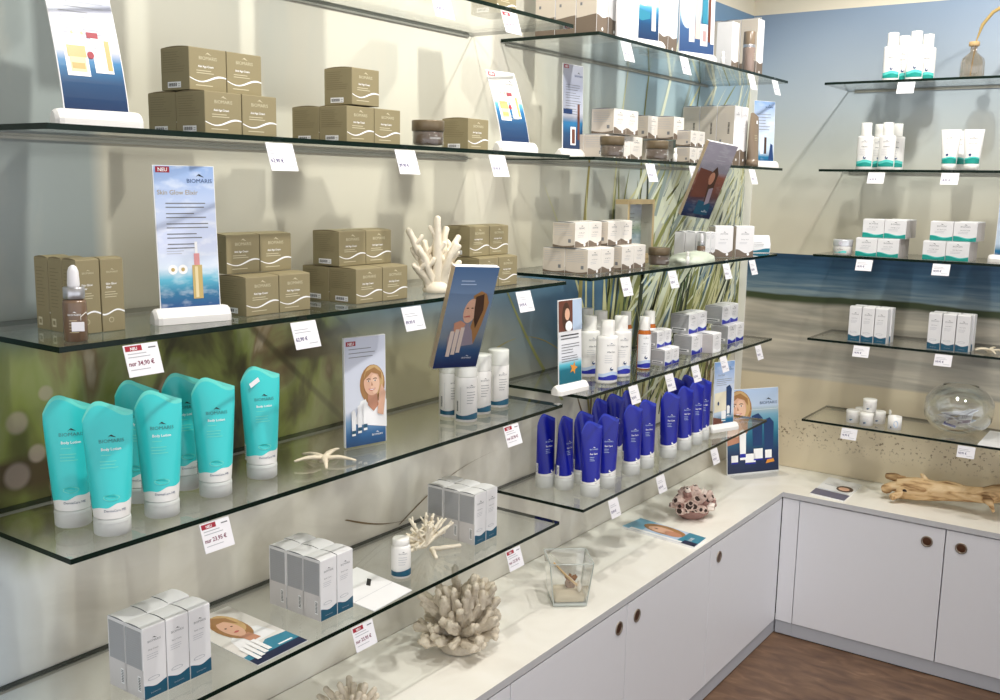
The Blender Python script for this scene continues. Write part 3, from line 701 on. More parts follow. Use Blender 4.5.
def flat_tube(name, Wt, rb, Ht, hc, band, body='plastic_white', clear_top=True, txt='Hand Cream'):
    """straight squeeze tube standing on a short cap; flat sealed top"""
    root = empty(name); n = 28; g = MB()
    def ringt(t):
        z = hc+(Ht-hc)*t; w = rb+(Wt-rb)*t; d = rb*(1-t)**.75*.95+.0009
        return [(d*math.cos(2*PI*k/n), w*math.sin(2*PI*k/n), z) for k in range(n)]
    g.loft([ringt(t) for t in (0, .15, .3, .45, .6, .75, .86, .94, 1.0)], body)
    def s(a, b, o):
        t = max(0, min(1, (b-hc)/(Ht-hc))); w = rb+(Wt-rb)*t; d = rb*(1-t)**.75*.95+.0009; q = max(-.97, min(.97, a/w)); return (d*math.sqrt(1-q*q)+o+.0003, a, b)
    g.strip2(xs(-rb*.96, rb*.96, 14), lambda a: hc+.0006, lambda a: hc+.016+.003*math.sin(a*110+1), s, .0004, band)
    if band == 'sea_green': g.strip2(xs(-rb*.96, rb*.96, 14), lambda a: hc+.016+.003*math.sin(a*110+1), lambda a: hc+.020+.003*math.sin(a*110+1), s, .0004, 'sea_green_pale'); g.ell2(-.006, hc+.028, .004, .004, s, .0006, 'ink_blue')
    g.logo2(0, Ht*.76, .0034, s, .0004, 'ink_grey', mark='ink_black'); g.text2(txt, 0, Ht*.64, .0034, s, .0004, 'ink_grey'); g.lines2(-.012, .01, Ht*.58, .005, 3, .0008, s, .0004, 'ink_pale', 3)
    s_l = lambda a, b, o: (a, -(rb+(Wt-rb)*((b-hc)/(Ht-hc)))-o-.0002, b)
    g.build('tube_body', root)
    c = MB(); c.lathe([(rb*.9, 0), (rb*.98, .001), (rb, hc-.001), (rb*.97, hc)], n, 'cap_white' if clear_top else 'cap_frost'); c.build('cap', root)
    root['category'] = 'tube'; return root

def body_tube():
    """white cylindrical squeeze tube with a lower dark teal band, cap upwards"""
    root = empty('cream_tube'); R, H = .0250, .134; n = 32; g = MB()
    g.lathe([(R*.93, 0), (R, .0015), (R, H*.72), (R*.99, H*.735)], n, 'plastic_white'); s = cyl_surf(R)
    g.strip2(xs(-.034, .034, 30), lambda a: .006, lambda a: .017+.0025*math.sin(a*95), s, .0004, 'deep_teal')
    s3 = lambda a, b, o: ((R+o)*math.cos(a/R), (R+o)*math.sin(a/R), b)
    g.logo2(.004, .076, .0032, s3, .0004, 'ink_grey', mark='ink_black'); g.lines2(-.006, .016, .066, .006, 5, .0010, s3, .0004, 'ink_grey', 6)
    for i in range(9): g.rect2(-.030, -.026, .024+i*.0026, .0255+i*.0026, s3, .0004, 'ink_black')
    g.rect2(-.020, -.0195, .02, .078, s3, .0004, 'ink_pale'); g.build('bottle_body', root)
    c = MB(); c.lathe([(R*.985, H*.74), (R*.985, H-.002), (R*.95, H), (.001, H)], n, 'acrylic_frost'); c.build('cap', root)
    root['category'] = 'bottle'; return root
mat('acrylic_frost', (226, 226, 220), .22)

def bottle_small(name='powder_bottle'):
    root = empty(name); R, Hb = .0205, .068; g = MB()
    g.lathe([(R*.93, 0), (R, .0018), (R, Hb*.92), (R*.9, Hb*.98), (R*.8, Hb)], 28, 'plastic_white'); s3 = lambda a, b, o: ((R+o)*math.cos(a/R), (R+o)*math.sin(a/R), b)
    g.strip2(xs(-.03, .03, 24), lambda a: .005, lambda a: .017+.002*math.sin(a*95), s3, .0004, 'deep_teal'); g.logo2(0, .052, .0028, s3, .0004, 'ink_grey', mark='ink_black'); g.lines2(-.01, .01, .045, .005, 4, .0009, s3, .0004, 'ink_pale', 6); g.build('bottle_body', root)
    c = MB(); c.lathe([(R*.82, Hb+.0003), (R*.86, Hb+.002), (R*.86, Hb+.012), (R*.8, Hb+.014), (.001, Hb+.014)], 28, 'cap_white'); c.build('cap', root)
    root['category'] = 'bottle'; return root

def dropper(R=.0155, H=.103, name='dropper_bottle', tagged=True):
    root = empty(name); hb = H*.56; g = MB()
    g.lathe([(R*.9, 0), (R, .002), (R, hb*.90), (R*.93, hb*.97), (R*.55, hb)], 28, 'brown_glass'); s = lambda a, b, o: ((R+o)*math.cos(a/R), (R+o)*math.sin(a/R), b)
    g.logo2(.0, hb*.62, .0026, s, .0004, 'ink_white'); g.lines2(-.007, .007, hb*.5, .004, 5, .0007, s, .0004, 'gold_pale_print', 3); g.build('glass_body', root)
    c = MB(); c.lathe([(R*.86, hb+.0003), (R*.9, hb+.001), (R*.9, hb+H*.15), (R*.84, hb+H*.155), (R*.5, hb+H*.157)], 28, 'chrome'); c.build('collar', root)
    p = MB(); z = hb+H*.157; p.lathe([(R*.50, z), (R*.52, z+.004), (R*.46, z+H*.2), (R*.34, H-.003), (R*.12, H)], 24, 'pipette_rubber'); p.build('pipette_bulb', root)
    if tagged:
        t = MB(); Rt = R+.003
        t.tube([(R*.2, R*1.0, hb*.62), (R*.9, R*.95, hb*.70), (R+.002, R*.5, hb*.60), (R+.003, .008, hb*.52)], [.0005]*4, 6, 'string_white')
        t.cbox(R+.002, R+.003, -.004, .012, hb*.26, hb*.48, .0003, 'tag_white'); t.build('hang_tag', root)
    root['category'] = 'bottle'; return root

def brown_tube():
    root = empty('shower_gel_tube'); n = 28; g = MB(); Ht, hc, Wt, rb = .168, .022, .028, .021
    def zt(y): return Ht-.004+.006*math.cos(y/Wt*2.6+1)
    rings = []
    for t in (0, .15, .3, .5, .7, .85, .94, 1.0):
        w = rb+(Wt-rb)*math.sin(min(t*1.3, 1)*PI/2)*.7-.010*max(0, t-.6)**1.2; d = rb*.8*(1-t)**.8+.001
        rings.append([(d*math.cos(2*PI*k/n), w*math.sin(2*PI*k/n), hc+(zt(w*math.sin(2*PI*k/n))-hc)*t) for k in range(n)])
    g.loft(rings, 'brown_plastic'); s = lambda a, b, o: (rb*.8*(1-max(0, (b-hc)/(Ht-hc)))**.8*math.sqrt(max(.02, 1-(a/.024)**2))+.0015+o, a, b)
    g.lines2(-.010, .010, .098, .005, 4, .0010, s, .0003, 'olive_ink', 4); g.build('tube_body', root)
    c = MB(); c.lathe([(rb*.9, 0), (rb, .001), (rb*1.02, hc), (rb*.95, hc+.0005)], n, 'brown_plastic', ell=.9); c.build('cap', root)
    w = MB(); w.ell2(.004, .140, .0035, .006, lambda a, b, o: (.0075+o, a, b), 0, 'ink_white'); w.build('hanging_hole', root)
    root['category'] = 'tube'; return root

def brown_bottle():
    root = empty('mist_bottle'); R, H = .019, .128; g = MB()
    g.lathe([(R*.93, 0), (R, .002), (R, H*.60), (R*.97, H*.62)], 28, 'brown_shiny'); s = lambda a, b, o: ((R+o)*math.cos(a/R), (R+o)*math.sin(a/R), b); g.lines2(-.006, .008, .06, .006, 4, .0008, s, .0004, 'olive_ink', 3); g.build('bottle_body', root)
    c = MB(); c.lathe([(R*.96, H*.622), (R*.98, H*.63), (R*.98, H*.68), (R*.96, H*.69)], 28, 'chrome'); c.build('collar', root)
    c = MB(); c.lathe([(R*.97, H*.692), (R*.97, H-.002), (R*.9, H), (.001, H)], 28, 'brown_plastic'); c.build('cap', root)
    root['category'] = 'bottle'; return root
mat('brown_shiny', (150, 132, 122), .2, .2)

# price tags clipped on the front edge (local: hangs at x=0 just in front of the edge, top at z=0, width along y)
def price_tag(red, price, W=.056, H=.043):
    root = empty('price_tag'); tilt = .014; cb = MB()
    def s(a, b, o): return (.0015+tilt*(-b/H)+o, a, b)
    def sb(a, b, o): return (.0005+tilt*(-b/H), a, b)
    vs = [s(-W/2, -H, 0), s(W/2, -H, 0), s(W/2, 0, 0), s(-W/2, 0, 0), sb(-W/2, -H, 0), sb(W/2, -H, 0), sb(W/2, 0, 0), sb(-W/2, 0, 0)]
    cb.add(vs, [(0, 1, 2, 3), (7, 6, 5, 4), (0, 4, 5, 1), (1, 5, 6, 2), (2, 6, 7, 3), (3, 7, 4, 0)], 'tag_card')
    cb.lines2(-W*.42, W*.36, -H*.30, .0045, 2, .0012, s, .0003, 'ink_pale', 3)
    if red:
        cb.rect2(-W*.46, W*.02, -H*.20, -H*.03, s, .0003, 'ink_red'); cb.text2('NEU', -W*.22, -H*.17, .0042, s, .0006, 'ink_white', bold=True)
        cb.rect2(W*.2, W*.42, -H*.16, -H*.12, s, .0003, 'ink_grey'); cb.text2('nur '+price, -W*.44, -H*.66, .0062, s, .0003, 'ink_red_dark', 'L', bold=True); cb.lines2(-W*.42, W*.40, -H*.80, .004, 1, .0010, s, .0003, 'ink_pale', 4)
    else:
        cb.text2(price, -W*.44, -H*.70, .0060, s, .0003, 'ink_purple', 'L', bold=True); cb.rect2(W*.05, W*.40, -H*.84, -H*.81, s, .0003, 'ink_pale')
    cb.build('card', root)
    k = MB(); k.box(-.012, .0006, -.011, .011, .0102, .0112, 'acrylic'); k.box(-.0002, .0005, -.011, .011, -.012, .0102, 'acrylic'); k.build('clear_clip', root)
    root['category'] = 'price tag'; return root
mat('ink_red_dark', (120, 30, 70), .5)

# portrait of a smiling woman printed flat; (cx, cz) centre of the face, r half its width
def portrait(mb, s, cx, cz, r, off, dark=False, profile=False):
    H_, HL = ('hair_dark_print', 'hair_print') if dark else ('hair_print', 'hair_light_print')
    mb.ell2(cx+.1*r, cz-.15*r, 1.55*r, 2.05*r, s, off, H_, 22); mb.ell2(cx+.25*r, cz+.25*r, 1.22*r, 1.6*r, s, off+.0003, HL, 22, .15)
    mb.poly2([(cx-.5*r, cz-1.0*r), (cx+.6*r, cz-1.0*r), (cx+.8*r, cz-2.4*r), (cx+.2*r, cz-3.0*r), (cx-.5*r, cz-2.3*r)], s, off+.0006, 'skin_shade_print')
    mb.ell2(cx, cz, r, 1.32*r, s, off+.0009, 'skin_print', 22, .08); mb.ell2(cx+.35*r, cz-.15*r, .55*r, 1.05*r, s, off+.0011, 'skin_light_print', 18, .08)
    mb.poly2([(cx-1.05*r, cz+.3*r), (cx-.7*r, cz+1.25*r), (cx+.3*r, cz+1.6*r), (cx+1.15*r, cz+1.0*r), (cx+1.2*r, cz+.2*r), (cx+.75*r, cz+.85*r), (cx-.05*r, cz+1.1*r)], s, off+.0013, H_)
    for sx in (-.42, .38):
        mb.ell2(cx+sx*r, cz+.22*r, .17*r, .075*r, s, off+.0014, 'ink_white', 10); mb.ell2(cx+sx*r, cz+.22*r, .08*r, .08*r, s, off+.0016, 'hair_dark_print', 10)
        mb.strip2(xs(cx+(sx-.24)*r, cx+(sx+.24)*r, 5), lambda a: cz+.43*r-((a-cx-sx*r)/r)**2*1.2*r, lambda a: cz+.50*r-((a-cx-sx*r)/r)**2*1.2*r, s, off+.0015, 'hair_dark_print')
    mb.poly2([(cx-.04*r, cz+.15*r), (cx+.14*r, cz-.28*r), (cx-.14*r, cz-.30*r)], s, off+.0014, 'skin_shade_print')
    mb.strip2(xs(cx-.42*r, cx+.42*r, 8), lambda a: cz-.82*r+((a-cx)/r)**2*1.1*r, lambda a: cz-.62*r+((a-cx)/r)**2*.35*r, s, off+.0014, 'lip_print')
    mb.strip2(xs(cx-.32*r, cx+.32*r, 8), lambda a: cz-.74*r+((a-cx)/r)**2*.9*r, lambda a: cz-.655*r+((a-cx)/r)**2*.35*r, s, off+.0016, 'ink_white')
mat('skin_light_print', (238, 196, 168), .4)

def mini_tube(mb, s, cx, z, w, h, off, body='paper_white', band='royal_blue'):
    mb.poly2([(cx-w*.42, z), (cx+w*.42, z), (cx+w*.5, z+h*.85), (cx+w*.1, z+h), (cx-w*.5, z+h*.93)], s, off, body); mb.rect2(cx-w*.43, cx+w*.43, z+h*.08, z+h*.2, s, off+.0003, band)

def base_block(root, W, Dp=.034, H=.024):
    b = MB(); n = 8; prof = [(-Dp/2, 0), (-Dp/2, H*.45), (-Dp*.28, H*.86), (-Dp*.12, H), (Dp*.12, H), (Dp*.28, H*.86), (Dp/2, H*.45), (Dp/2, 0)]
    rings = []
    for y, k in ((-W/2, .55), (-W/2+.004, .88), (-W/2+.010, 1), (W/2-.010, 1), (W/2-.004, .88), (W/2, .55)): rings.append([(x*k, y, z*(.6+.4*k)) for x, z in prof])
    b.loft(rings, 'plastic_white', smooth=False); b.build('stand_base', root)
# ------------------------------------------------------------------ signs, leaflets
grad_mat('sign_glow', [(0, (20, 60, 120)), (.12, (24, 110, 150)), (.22, (90, 180, 205)), (.3, (214, 226, 240)), (.45, (206, 214, 238)), (.7, (196, 208, 236)), (1, (150, 178, 224))], 0.02, .235, .3, .35)
grad_mat('sign_cream', [(0, (28, 48, 84)), (.2, (34, 74, 114)), (.33, (30, 110, 160)), (.40, (90, 170, 205)), (.44, (214, 212, 204)), (1, (216, 214, 208))], 0.02, .235, .3)
grad_mat('sign_grey', [(0, (28, 48, 84)), (.2, (34, 74, 114)), (.33, (40, 120, 170)), (.40, (190, 193, 208)), (.75, (170, 174, 194)), (1, (184, 186, 198))], 0.02, .235, .3)
grad_mat('sign_face', [(0, (28, 66, 110)), (.12, (40, 96, 146)), (.24, (120, 160, 196)), (.34, (214, 218, 230)), (1, (206, 210, 226))], 0.0, .21, .3)
grad_mat('sign_shore', [(0, (20, 34, 70)), (.22, (26, 50, 92)), (.4, (28, 104, 134)), (.52, (70, 146, 170)), (.62, (120, 170, 196)), (.68, (170, 190, 200)), (.72, (190, 208, 232)), (1, (176, 202, 238))], 0.0, .29, .3)
grad_mat('sign_family', [(0, (52, 78, 122)), (.32, (66, 100, 146)), (.42, (110, 150, 180)), (.5, (168, 206, 218)), (.6, (206, 208, 214)), (1, (212, 212, 214))], 0.02, .25, .3)
grad_mat('sign_blue', [(0, (18, 70, 120)), (.08, (20, 110, 150)), (.18, (196, 214, 232)), (.6, (206, 218, 240)), (1, (120, 160, 214))], 0.02, .235, .3, .2)
grad_mat('sign_starfish', [(0, (10, 92, 110)), (.18, (16, 110, 130)), (.24, (90, 190, 210)), (.3, (225, 228, 236)), (.65, (240, 240, 242)), (1, (238, 238, 242))], 0.02, .235, .3)
grad_mat('leaflet_sea', [(0, (30, 46, 92)), (.16, (50, 86, 128)), (.30, (128, 138, 146)), (.6, (124, 146, 174)), (1, (76, 108, 150))], -.21, 0, .3)
grad_mat('leaflet_dark', [(0, (22, 34, 70)), (.12, (30, 60, 96)), (.28, (96, 62, 56)), (.55, (150, 92, 72)), (.62, (150, 146, 156)), (1, (156, 152, 166))], -.21, 0, .3, .1)

def sign(name, W, H, bg, draw, lean=.012, curve=1.0, z0=.018, base=.125, t=.0025):
    root = empty(name); b = MB()
    def s(a, bb, o): q = max(0.0, (bb-z0)/H); return (-lean*q**curve+o, a, bb)
    n = 10; lv = [z0+H*i/n for i in range(n+1)]
    fr = [[s(-W/2, z, 0), s(W/2, z, 0), s(W/2, z, -t), s(-W/2, z, -t)] for z in lv]; b.loft(fr, 'paper_white', smooth=False)
    for i in range(n): b.rect2(-W/2+.0012, W/2-.0012, lv[i], lv[i+1] if i < n-1 else lv[i+1]-.001, s, .0003, bg)
    draw(b, s, W, H, z0); b.build('printed_board', root)
    if base: base_block(root, base)
    root['category'] = 'sign'; return root

def neu(b, s, W, z, txt='NEU'): b.rect2(-W/2+.004, -W/2+.026, z-.009, z, s, .0006, 'ink_red'); b.text2(txt, -W/2+.015, z-.0072, .0055, s, .0009, 'ink_white', bold=True)

def d_glow(b, s, W, H, z0):
    neu(b, s, W, z0+H-.002); b.logo2(.024, z0+H-.026, .0062, s, .0006, 'ink_blue', mark='ink_black')
    b.text2('Skin Glow Elixir', -.012, z0+H-.044, .0072, s, .0006, 'gold_ink')
    for i in range(5): b.lines2(-.032, .036, z0+H-.058-i*.0155, .006, 2, .0016, s, .0006, 'ink_grey', i)
    b.lines2(-.034, .002, z0+.096, .004, 3, .0009, s, .0006, 'ink_pale', 9)
    for a in (-.026, -.010): b.ell2(a, z0+.064, .0075, .0075, s, .0006, 'ink_white'); b.ell2(a, z0+.064, .0030, .0030, s, .0009, 'gold_print')
    b.rect2(.005, .021, z0+.018, z0+.070, s, .0009, 'gold_print', 3); b.rect2(.009, .014, z0+.020, z0+.068, s, .0011, 'gold_pale_print'); b.rect2(.0085, .0175, z0+.070, z0+.088, s, .0009, 'pink_print'); b.rect2(.0105, .0150, z0+.088, z0+.106, s, .0009, 'paper_white')
mat('gold_ink', (170, 150, 110), .4)

def d_jar(b, s, W, H, z0):
    neu(b, s, W, z0+H-.003); b.logo2(.022, z0+H-.03, .005, s, .0006, 'ink_grey', mark='ink_black')
    b.lines2(-.032, .034, z0+H-.06, .007, 4, .0013, s, .0006, 'ink_pale', 2); b.lines2(-.032, .030, z0+H-.098, .006, 2, .0011, s, .0006, 'ink_pale', 5)
    for a in (-.020, -.006): b.ell2(a, z0+.112, .0055, .0055, s, .0006, 'ink_white'); b.ell2(a+.001, z0+.112, .0020, .0026, s, .0009, 'gold_print')
    b.rect2(-.034, -.002, z0+.052, z0+.098, s, .0008, 'ink_white'); b.rect2(-.028, -.006, z0+.058, z0+.078, s, .0010, 'gold_pale_print'); b.rect2(-.030, -.004, z0+.078, z0+.094, s, .0010, 'gold_print'); b.rect2(-.026, -.008, z0+.062, z0+.070, s, .0012, 'gold_print')
    b.rect2(.006, .032, z0+.058, z0+.108, s, .0008, 'ink_white'); b.rect2(.024, .031, z0+.062, z0+.104, s, .0010, 'gold_print'); b.rect2(.001, .017, z0+.106, z0+.114, s, .0010, 'ink_red'); b.ell2(.002, z0+.082, .005, .005, s, .0012, 'ink_red')
    b.lines2(.008, .022, z0+.098, .006, 4, .0012, s, .0010, 'ink_pale', 7)

def d_face(b, s, W, H, z0):
    neu(b, s, W, z0+H-.008); b.lines2(-.038, .036, z0+H-.024, .008, 3, .0014, s, .0005, 'ink_grey', 3)
    b.poly2([(-.028, z0+.045), (.049, z0+.030), (.049, z0+.085), (.030, z0+.098), (-.012, z0+.088)], s, .0006, 'ink_white')
    portrait(b, s, .014, z0+.122, .019, .0008)
    b.poly2([(.026, z0+.06), (.040, z0+.055), (.046, z0+.10), (.036, z0+.118), (.030, z0+.10)], s, .0027, 'skin_print')
    for i, a in enumerate((-.030, -.016, -.003)): mini_tube(b, s, a, z0+.022+.004*i, .010, .052+.005*i, .0028, 'ink_white', 'deep_teal')
    b.logo2(.026, z0+.016, .0038, s, .0012, 'ink_white')

def d_tall_white(b, s, W, H, z0):
    neu(b, s, W, z0+H-.002); b.logo2(.024, z0+H-.03, .0055, s, .0006, 'ink_blue', mark='ink_black')
    for i in range(4): b.lines2(-.034, .036, z0+H-.052-i*.020, .006, 3, .0014, s, .0006, 'ink_grey', i)
    b.rect2(-.044, -.004, z0+.094, z0+.106, s, .0008, 'ink_blue'); b.rect2(.020, .030, z0+.03, z0+.12, s, .0008, 'photo_brown', 2); b.rect2(-.012, .012, z0+.016, z0+.062, s, .0008, 'paper_white'); b.rect2(-.006, .008, z0+.020, z0+.056, s, .0010, 'photo_brown')

def d_starfish(b, s, W, H, z0):
    for bb, n, m_ in ((z0+H-.090, 1, 'ink_black'), (z0+H-.098, 1, 'ink_grey')): b.rect2(-.038, .034, bb, bb+.003, s, .0009, m_)
    b.lines2(-.036, .038, z0+H-.112, .007, 4, .0018, s, .0009, 'ink_grey', 2); b.lines2(-.036, .038, z0+H-.142, .006, 3, .0018, s, .0009, 'ink_grey', 5)
    b.poly2([(-.046, z0+H-.078), (.010, z0+H-.078), (.010, z0+H-.002), (-.046, z0+H-.002)], s, .0008, 'photo_brown'); b.poly2([(.010, z0+H-.078), (.048, z0+H-.078), (.048, z0+H-.002), (.010, z0+H-.002)], s, .0008, 'sky_print')
    b.ell2(-.016, z0+H-.042, .017, .036, s, .0010, 'hair_dark_print'); b.ell2(-.012, z0+H-.036, .010, .015, s, .0012, 'skin_print'); b.ell2(-.006, z0+H-.066, .014, .013, s, .0012, 'ink_white')
    pts = []
    for i in range(10): r_ = .017 if i % 2 == 0 else .0075; pts.append((.012+r_*math.sin(i*PI/5+.3), z0+.042+r_*math.cos(i*PI/5+.3)))
    for i in range(10): b.poly2([(.012, z0+.042), pts[i], pts[(i+1) % 10]], s, .0012, 'starfish_print')

def d_suncare(b, s, W, H, z0):
    b.logo2(.024, z0+H-.03, .005, s, .0006, 'ink_blue', mark='ink_black'); b.text2('Sun Care', -.014, z0+H-.048, .006, s, .0006, 'ink_grey'); b.lines2(-.036, .036, z0+H-.060, .0065, 4, .0013, s, .0006, 'ink_grey', 2)
    b.poly2([(-.044, z0+.045), (.012, z0+.05), (.012, z0+.115), (-.044, z0+.11)], s, .0006, 'cream_print'); b.ell2(-.026, z0+.075, .004, .0065, s, .0009, 'ink_blue')
    b.poly2([(-.048, z0+.002), (-.006, z0+.002), (.0, z0+.02), (-.048, z0+.03)], s, .0009, 'photo_brown'); mini_tube(b, s, .022, z0+.03, .026, .105, .0009, 'ink_blue', 'ink_blue'); mini_tube(b, s, -.001, z0+.014, .022, .036, .0012, 'ink_white', 'teal_print'); mini_tube(b, s, .020, z0+.030, .014, .036, .0014, 'ink_white', 'teal_print')
def d_circle(b, s, W, H, z0):
    b.ell2(-.012, z0+.14, .032, .05, s, .0006, 'cream_print', 24); b.ell2(-.012, z0+.14, .003, .005, s, .0009, 'ink_grey')
    b.rect2(.018, .034, z0+.03, z0+.18, s, .0009, 'paper_white'); b.poly2([(-.048, z0+.06), (-.02, z0+.052), (.012, z0+.06), (.012, z0+.075), (-.048, z0+.085)], s, .0008, 'teal_print')
def d_family(b, s, W, H, z0):
    b.ell2(-.04, z0+.12, .03, .05, s, .0006, 'sky_print', 20)
    for i, (a, z, w, h, m_) in enumerate(((-.022, .035, .022, .19, 'paper_white'), (.002, .045, .020, .17, 'photo_pale'), (.028, .028, .030, .06, 'paper_white'), (.030, .040, .014, .03, 'pink_print'), (.050, .04, .010, .15, 'photo_brown'), (.062, .035, .014, .16, 'paper_white'), (.030, .09, .022, .1, 'teal_print'))):
        b.rect2(a-w/2, a+w/2, z0+z, z0+z+h, s, .0008+.0002*i, m_)
mat('photo_pale', (214, 196, 184), .4)
def d_blue(b, s, W, H, z0):
    b.logo2(.020, z0+H-.022, .005, s, .0006, 'ink_blue'); b.lines2(-.036, .03, z0+H-.045, .010, 6, .0016, s, .0006, 'ink_grey', 2); b.rect2(.002, .012, z0+.03, z0+.085, s, .0008, 'hair_dark_print'); b.rect2(-.014, -.002, z0+.03, z0+.09, s, .0008, 'paper_white'); b.poly2([(.022, z0+.01), (.044, z0+.01), (.040, z0+.06), (.030, z0+.065)], s, .0008, 'ink_blue')

def place_sign(o, xy, z, rz, label): o.location = (xy[0], xy[1], z+.0004); o.rotation_euler = (0, 0, math.radians(rz)); o['label'] = label; USED.add(o.name)
place_sign(sign('counter_sign', .092, .215, 'sign_grey', d_jar, .070, 1.3), (.215, -2.903), TOP[1], -10, 'curved sign with gold jars on white stand at the near end of the second shelf')
place_sign(sign('counter_sign', .092, .160, 'sign_cream', d_jar, .052, 1.3), (.22, -1.879), TOP[1], -8, 'curved cream sign with gold jar on white stand, beside the shelf gap, red corner badge')
place_sign(sign('counter_sign', .098, .222, 'sign_glow', d_glow, .012, 1.0), (.215, -2.756), TOP[2], -14, 'upright elixir sign with gold bottle picture on a white stand, right of the dropper bottle')
place_sign(sign('counter_sign', .096, .215, 'sign_face', d_face, .004, 1.0, .002, None, .006), (.185, -2.327), TOP[3], -13, 'acrylic sign with a smiling blonde woman, standing next to the starfish')
place_sign(sign('counter_sign', .092, .218, 'sign_grey', d_tall_white, .006), (.12, -1.472), TOP[1], -3, 'slim grey-blue sign with brown bottle picture, left of the frosted taupe jars')
place_sign(sign('counter_sign', .094, .215, 'sign_starfish', d_starfish, .010), (.225, -1.623), TOP[3], -6, 'white sign with orange starfish picture beside the white oval bottles')
place_sign(sign('counter_sign', .094, .215, 'sign_blue', d_suncare, .008), (.225, -0.626), TOP[4], -22, 'sun care sign on white stand at the far end of the blue tubes')
place_sign(sign('counter_sign', .094, .215, 'sign_cream', d_circle, .006), (.235, -1.307), TOP[0], -14, 'sign with cream circle and blue foot between two groups of taupe-banded cartons')
place_sign(sign('counter_sign', .145, .235, 'sign_family', d_family, .006, 1.0, .018, .15), (.235, -0.998), TOP[0], -18, 'wide sign showing a product family over blue sea on the top shelf')
place_sign(sign('counter_sign', .094, .205, 'sign_blue', d_blue, .008), (.215, -0.380), TOP[1], -26, 'pale blue sign with text lines behind the tall brown tube')
place_sign(sign('counter_sign', .094, .205, 'sign_blue', d_blue, .008), (0.976, -.2), TOP[2], -96, 'white stand with sign at the right border, shelf with green-waved boxes')

def leaflet_holder(bg, dark):
    root = empty('leaflet_holder'); W, H, t = .104, .216, .014
    s = lambda a, b, o: (o, a, b)
    p = MB(); p.box(-t-.001, -t, -W/2-.002, W/2+.002, -H-.002, .0, 'acrylic'); p.box(.0012, .0022, -W/2-.002, W/2+.002, -H-.002, -.055, 'acrylic')
    for q in (-1, 1): p.box(-t, .0012, min(q*(W/2+.001), q*(W/2+.002)), max(q*(W/2+.001), q*(W/2+.002)), -H-.002, -.055, 'acrylic')
    p.box(-t, .0012, -W/2-.001, W/2+.001, -H-.003, -H-.002, 'acrylic'); p.box(-t-.030, -t-.001, -.015, .015, -.066, -.0645, 'acrylic'); p.build('acrylic_pocket', root)
    l = MB(); l.box(-t+.001, 0, -W/2, W/2, -H, 0, {'*': 'paper_white', '-y': 'leaflet_side'}); l.rect2(-W/2, W/2, -H, 0, s, .0002, bg)
    if not dark:
        l.lines2(-.030, .014, -.030, .007, 2, .0016, s, .0005, 'sky_print', 3)
        # woman in profile, long hair, leaning on her hands
        l.poly2([(.006, -.060), (.022, -.050), (.036, -.056), (.046, -.075), (.040, -.12), (.030, -.165), (.012, -.150), (.018, -.10), (.010, -.075)], s, .0006, 'hair_print')
        l.ell2(.006, -.092, .0155, .026, s, .0009, 'skin_print', 20, -.1); l.poly2([(.012, -.062), (.030, -.056), (.036, -.09), (.026, -.13), (.018, -.11), (.014, -.085)], s, .0011, 'hair_dark_print')
        l.strip2(xs(-.006, .008, 6), lambda a: -.1055, lambda a: -.1028+.001*math.sin(a*300), s, .0012, 'lip_print')
        for a in (-.002, .009): l.ell2(a, -.086, .0028, .0013, s, .0012, 'hair_dark_print')
        l.poly2([(-.034, -.15), (-.022, -.115), (-.006, -.122), (.008, -.118), (.020, -.135), (.030, -.165), (-.030, -.172)], s, .0008, 'photo_mauve'); l.poly2([(-.026, -.118), (-.012, -.112), (.002, -.120), (-.006, -.135), (-.022, -.138)], s, .0013, 'skin_shade_print')
        for i, a in enumerate((-.030, -.019, -.008)): l.rect2(a, a+.009, -.190+.004*i, -.135+.004*i, s, .0014+.0002*i, 'photo_pale')
        l.logo2(.022, -.196, .0034, s, .0009, 'ink_white')
    else:
        l.lines2(-.004, .040, -.024, .012, 3, .0014, s, .0005, 'ink_pale', 3); l.poly2([(-.046, -.075), (-.004, -.080), (.006, -.095), (.004, -.155), (-.046, -.160)], s, .0006, 'photo_brown')
        l.poly2([(-.004, -.085), (.010, -.065), (.022, -.085), (.024, -.15), (.030, -.182), (.008, -.175), (.002, -.13)], s, .0009, 'hair_dark_print'); l.ell2(.004, -.10, .010, .018, s, .0012, 'skin_shade_print'); l.poly2([(.008, -.13), (.022, -.125), (.026, -.17), (.012, -.178)], s, .0013, 'photo_mauve')
        l.poly2([(-.012, -.165), (.034, -.172), (.036, -.206), (-.014, -.206)], s, .0011, 'deep_teal'); l.logo2(.022, -.198, .003, s, .0014, 'ink_white')
    l.build('leaflet_stack', root); root['category'] = 'leaflet holder'; return root
mat('leaflet_side', (190, 170, 140), .6)
lh = leaflet_holder('leaflet_sea', False); lh.location = (0.350, -2.189, 1.439); lh.rotation_euler = Matrix.Rotation(math.radians(-30), 3, 'Z').to_euler()
lh.rotation_euler = (Matrix.Rotation(math.radians(-20), 3, 'Z') @ Matrix.Rotation(math.radians(17), 3, 'Y') @ Matrix.Rotation(math.radians(-3), 3, 'X')).to_euler(); lh['label'] = 'tilted holder with blue leaflets of a dreaming woman, hung beside the white coral hand'
l2 = leaflet_holder('leaflet_dark', True); l2.location = (0.385, -1.120, 1.715); l2.rotation_euler = (Matrix.Rotation(math.radians(-28), 3, 'Z') @ Matrix.Rotation(math.radians(21), 3, 'Y') @ Matrix.Rotation(math.radians(-7), 3, 'X')).to_euler()
l2['label'] = 'tilted holder with grey and dark brown leaflets hung in front of the tall cartons'

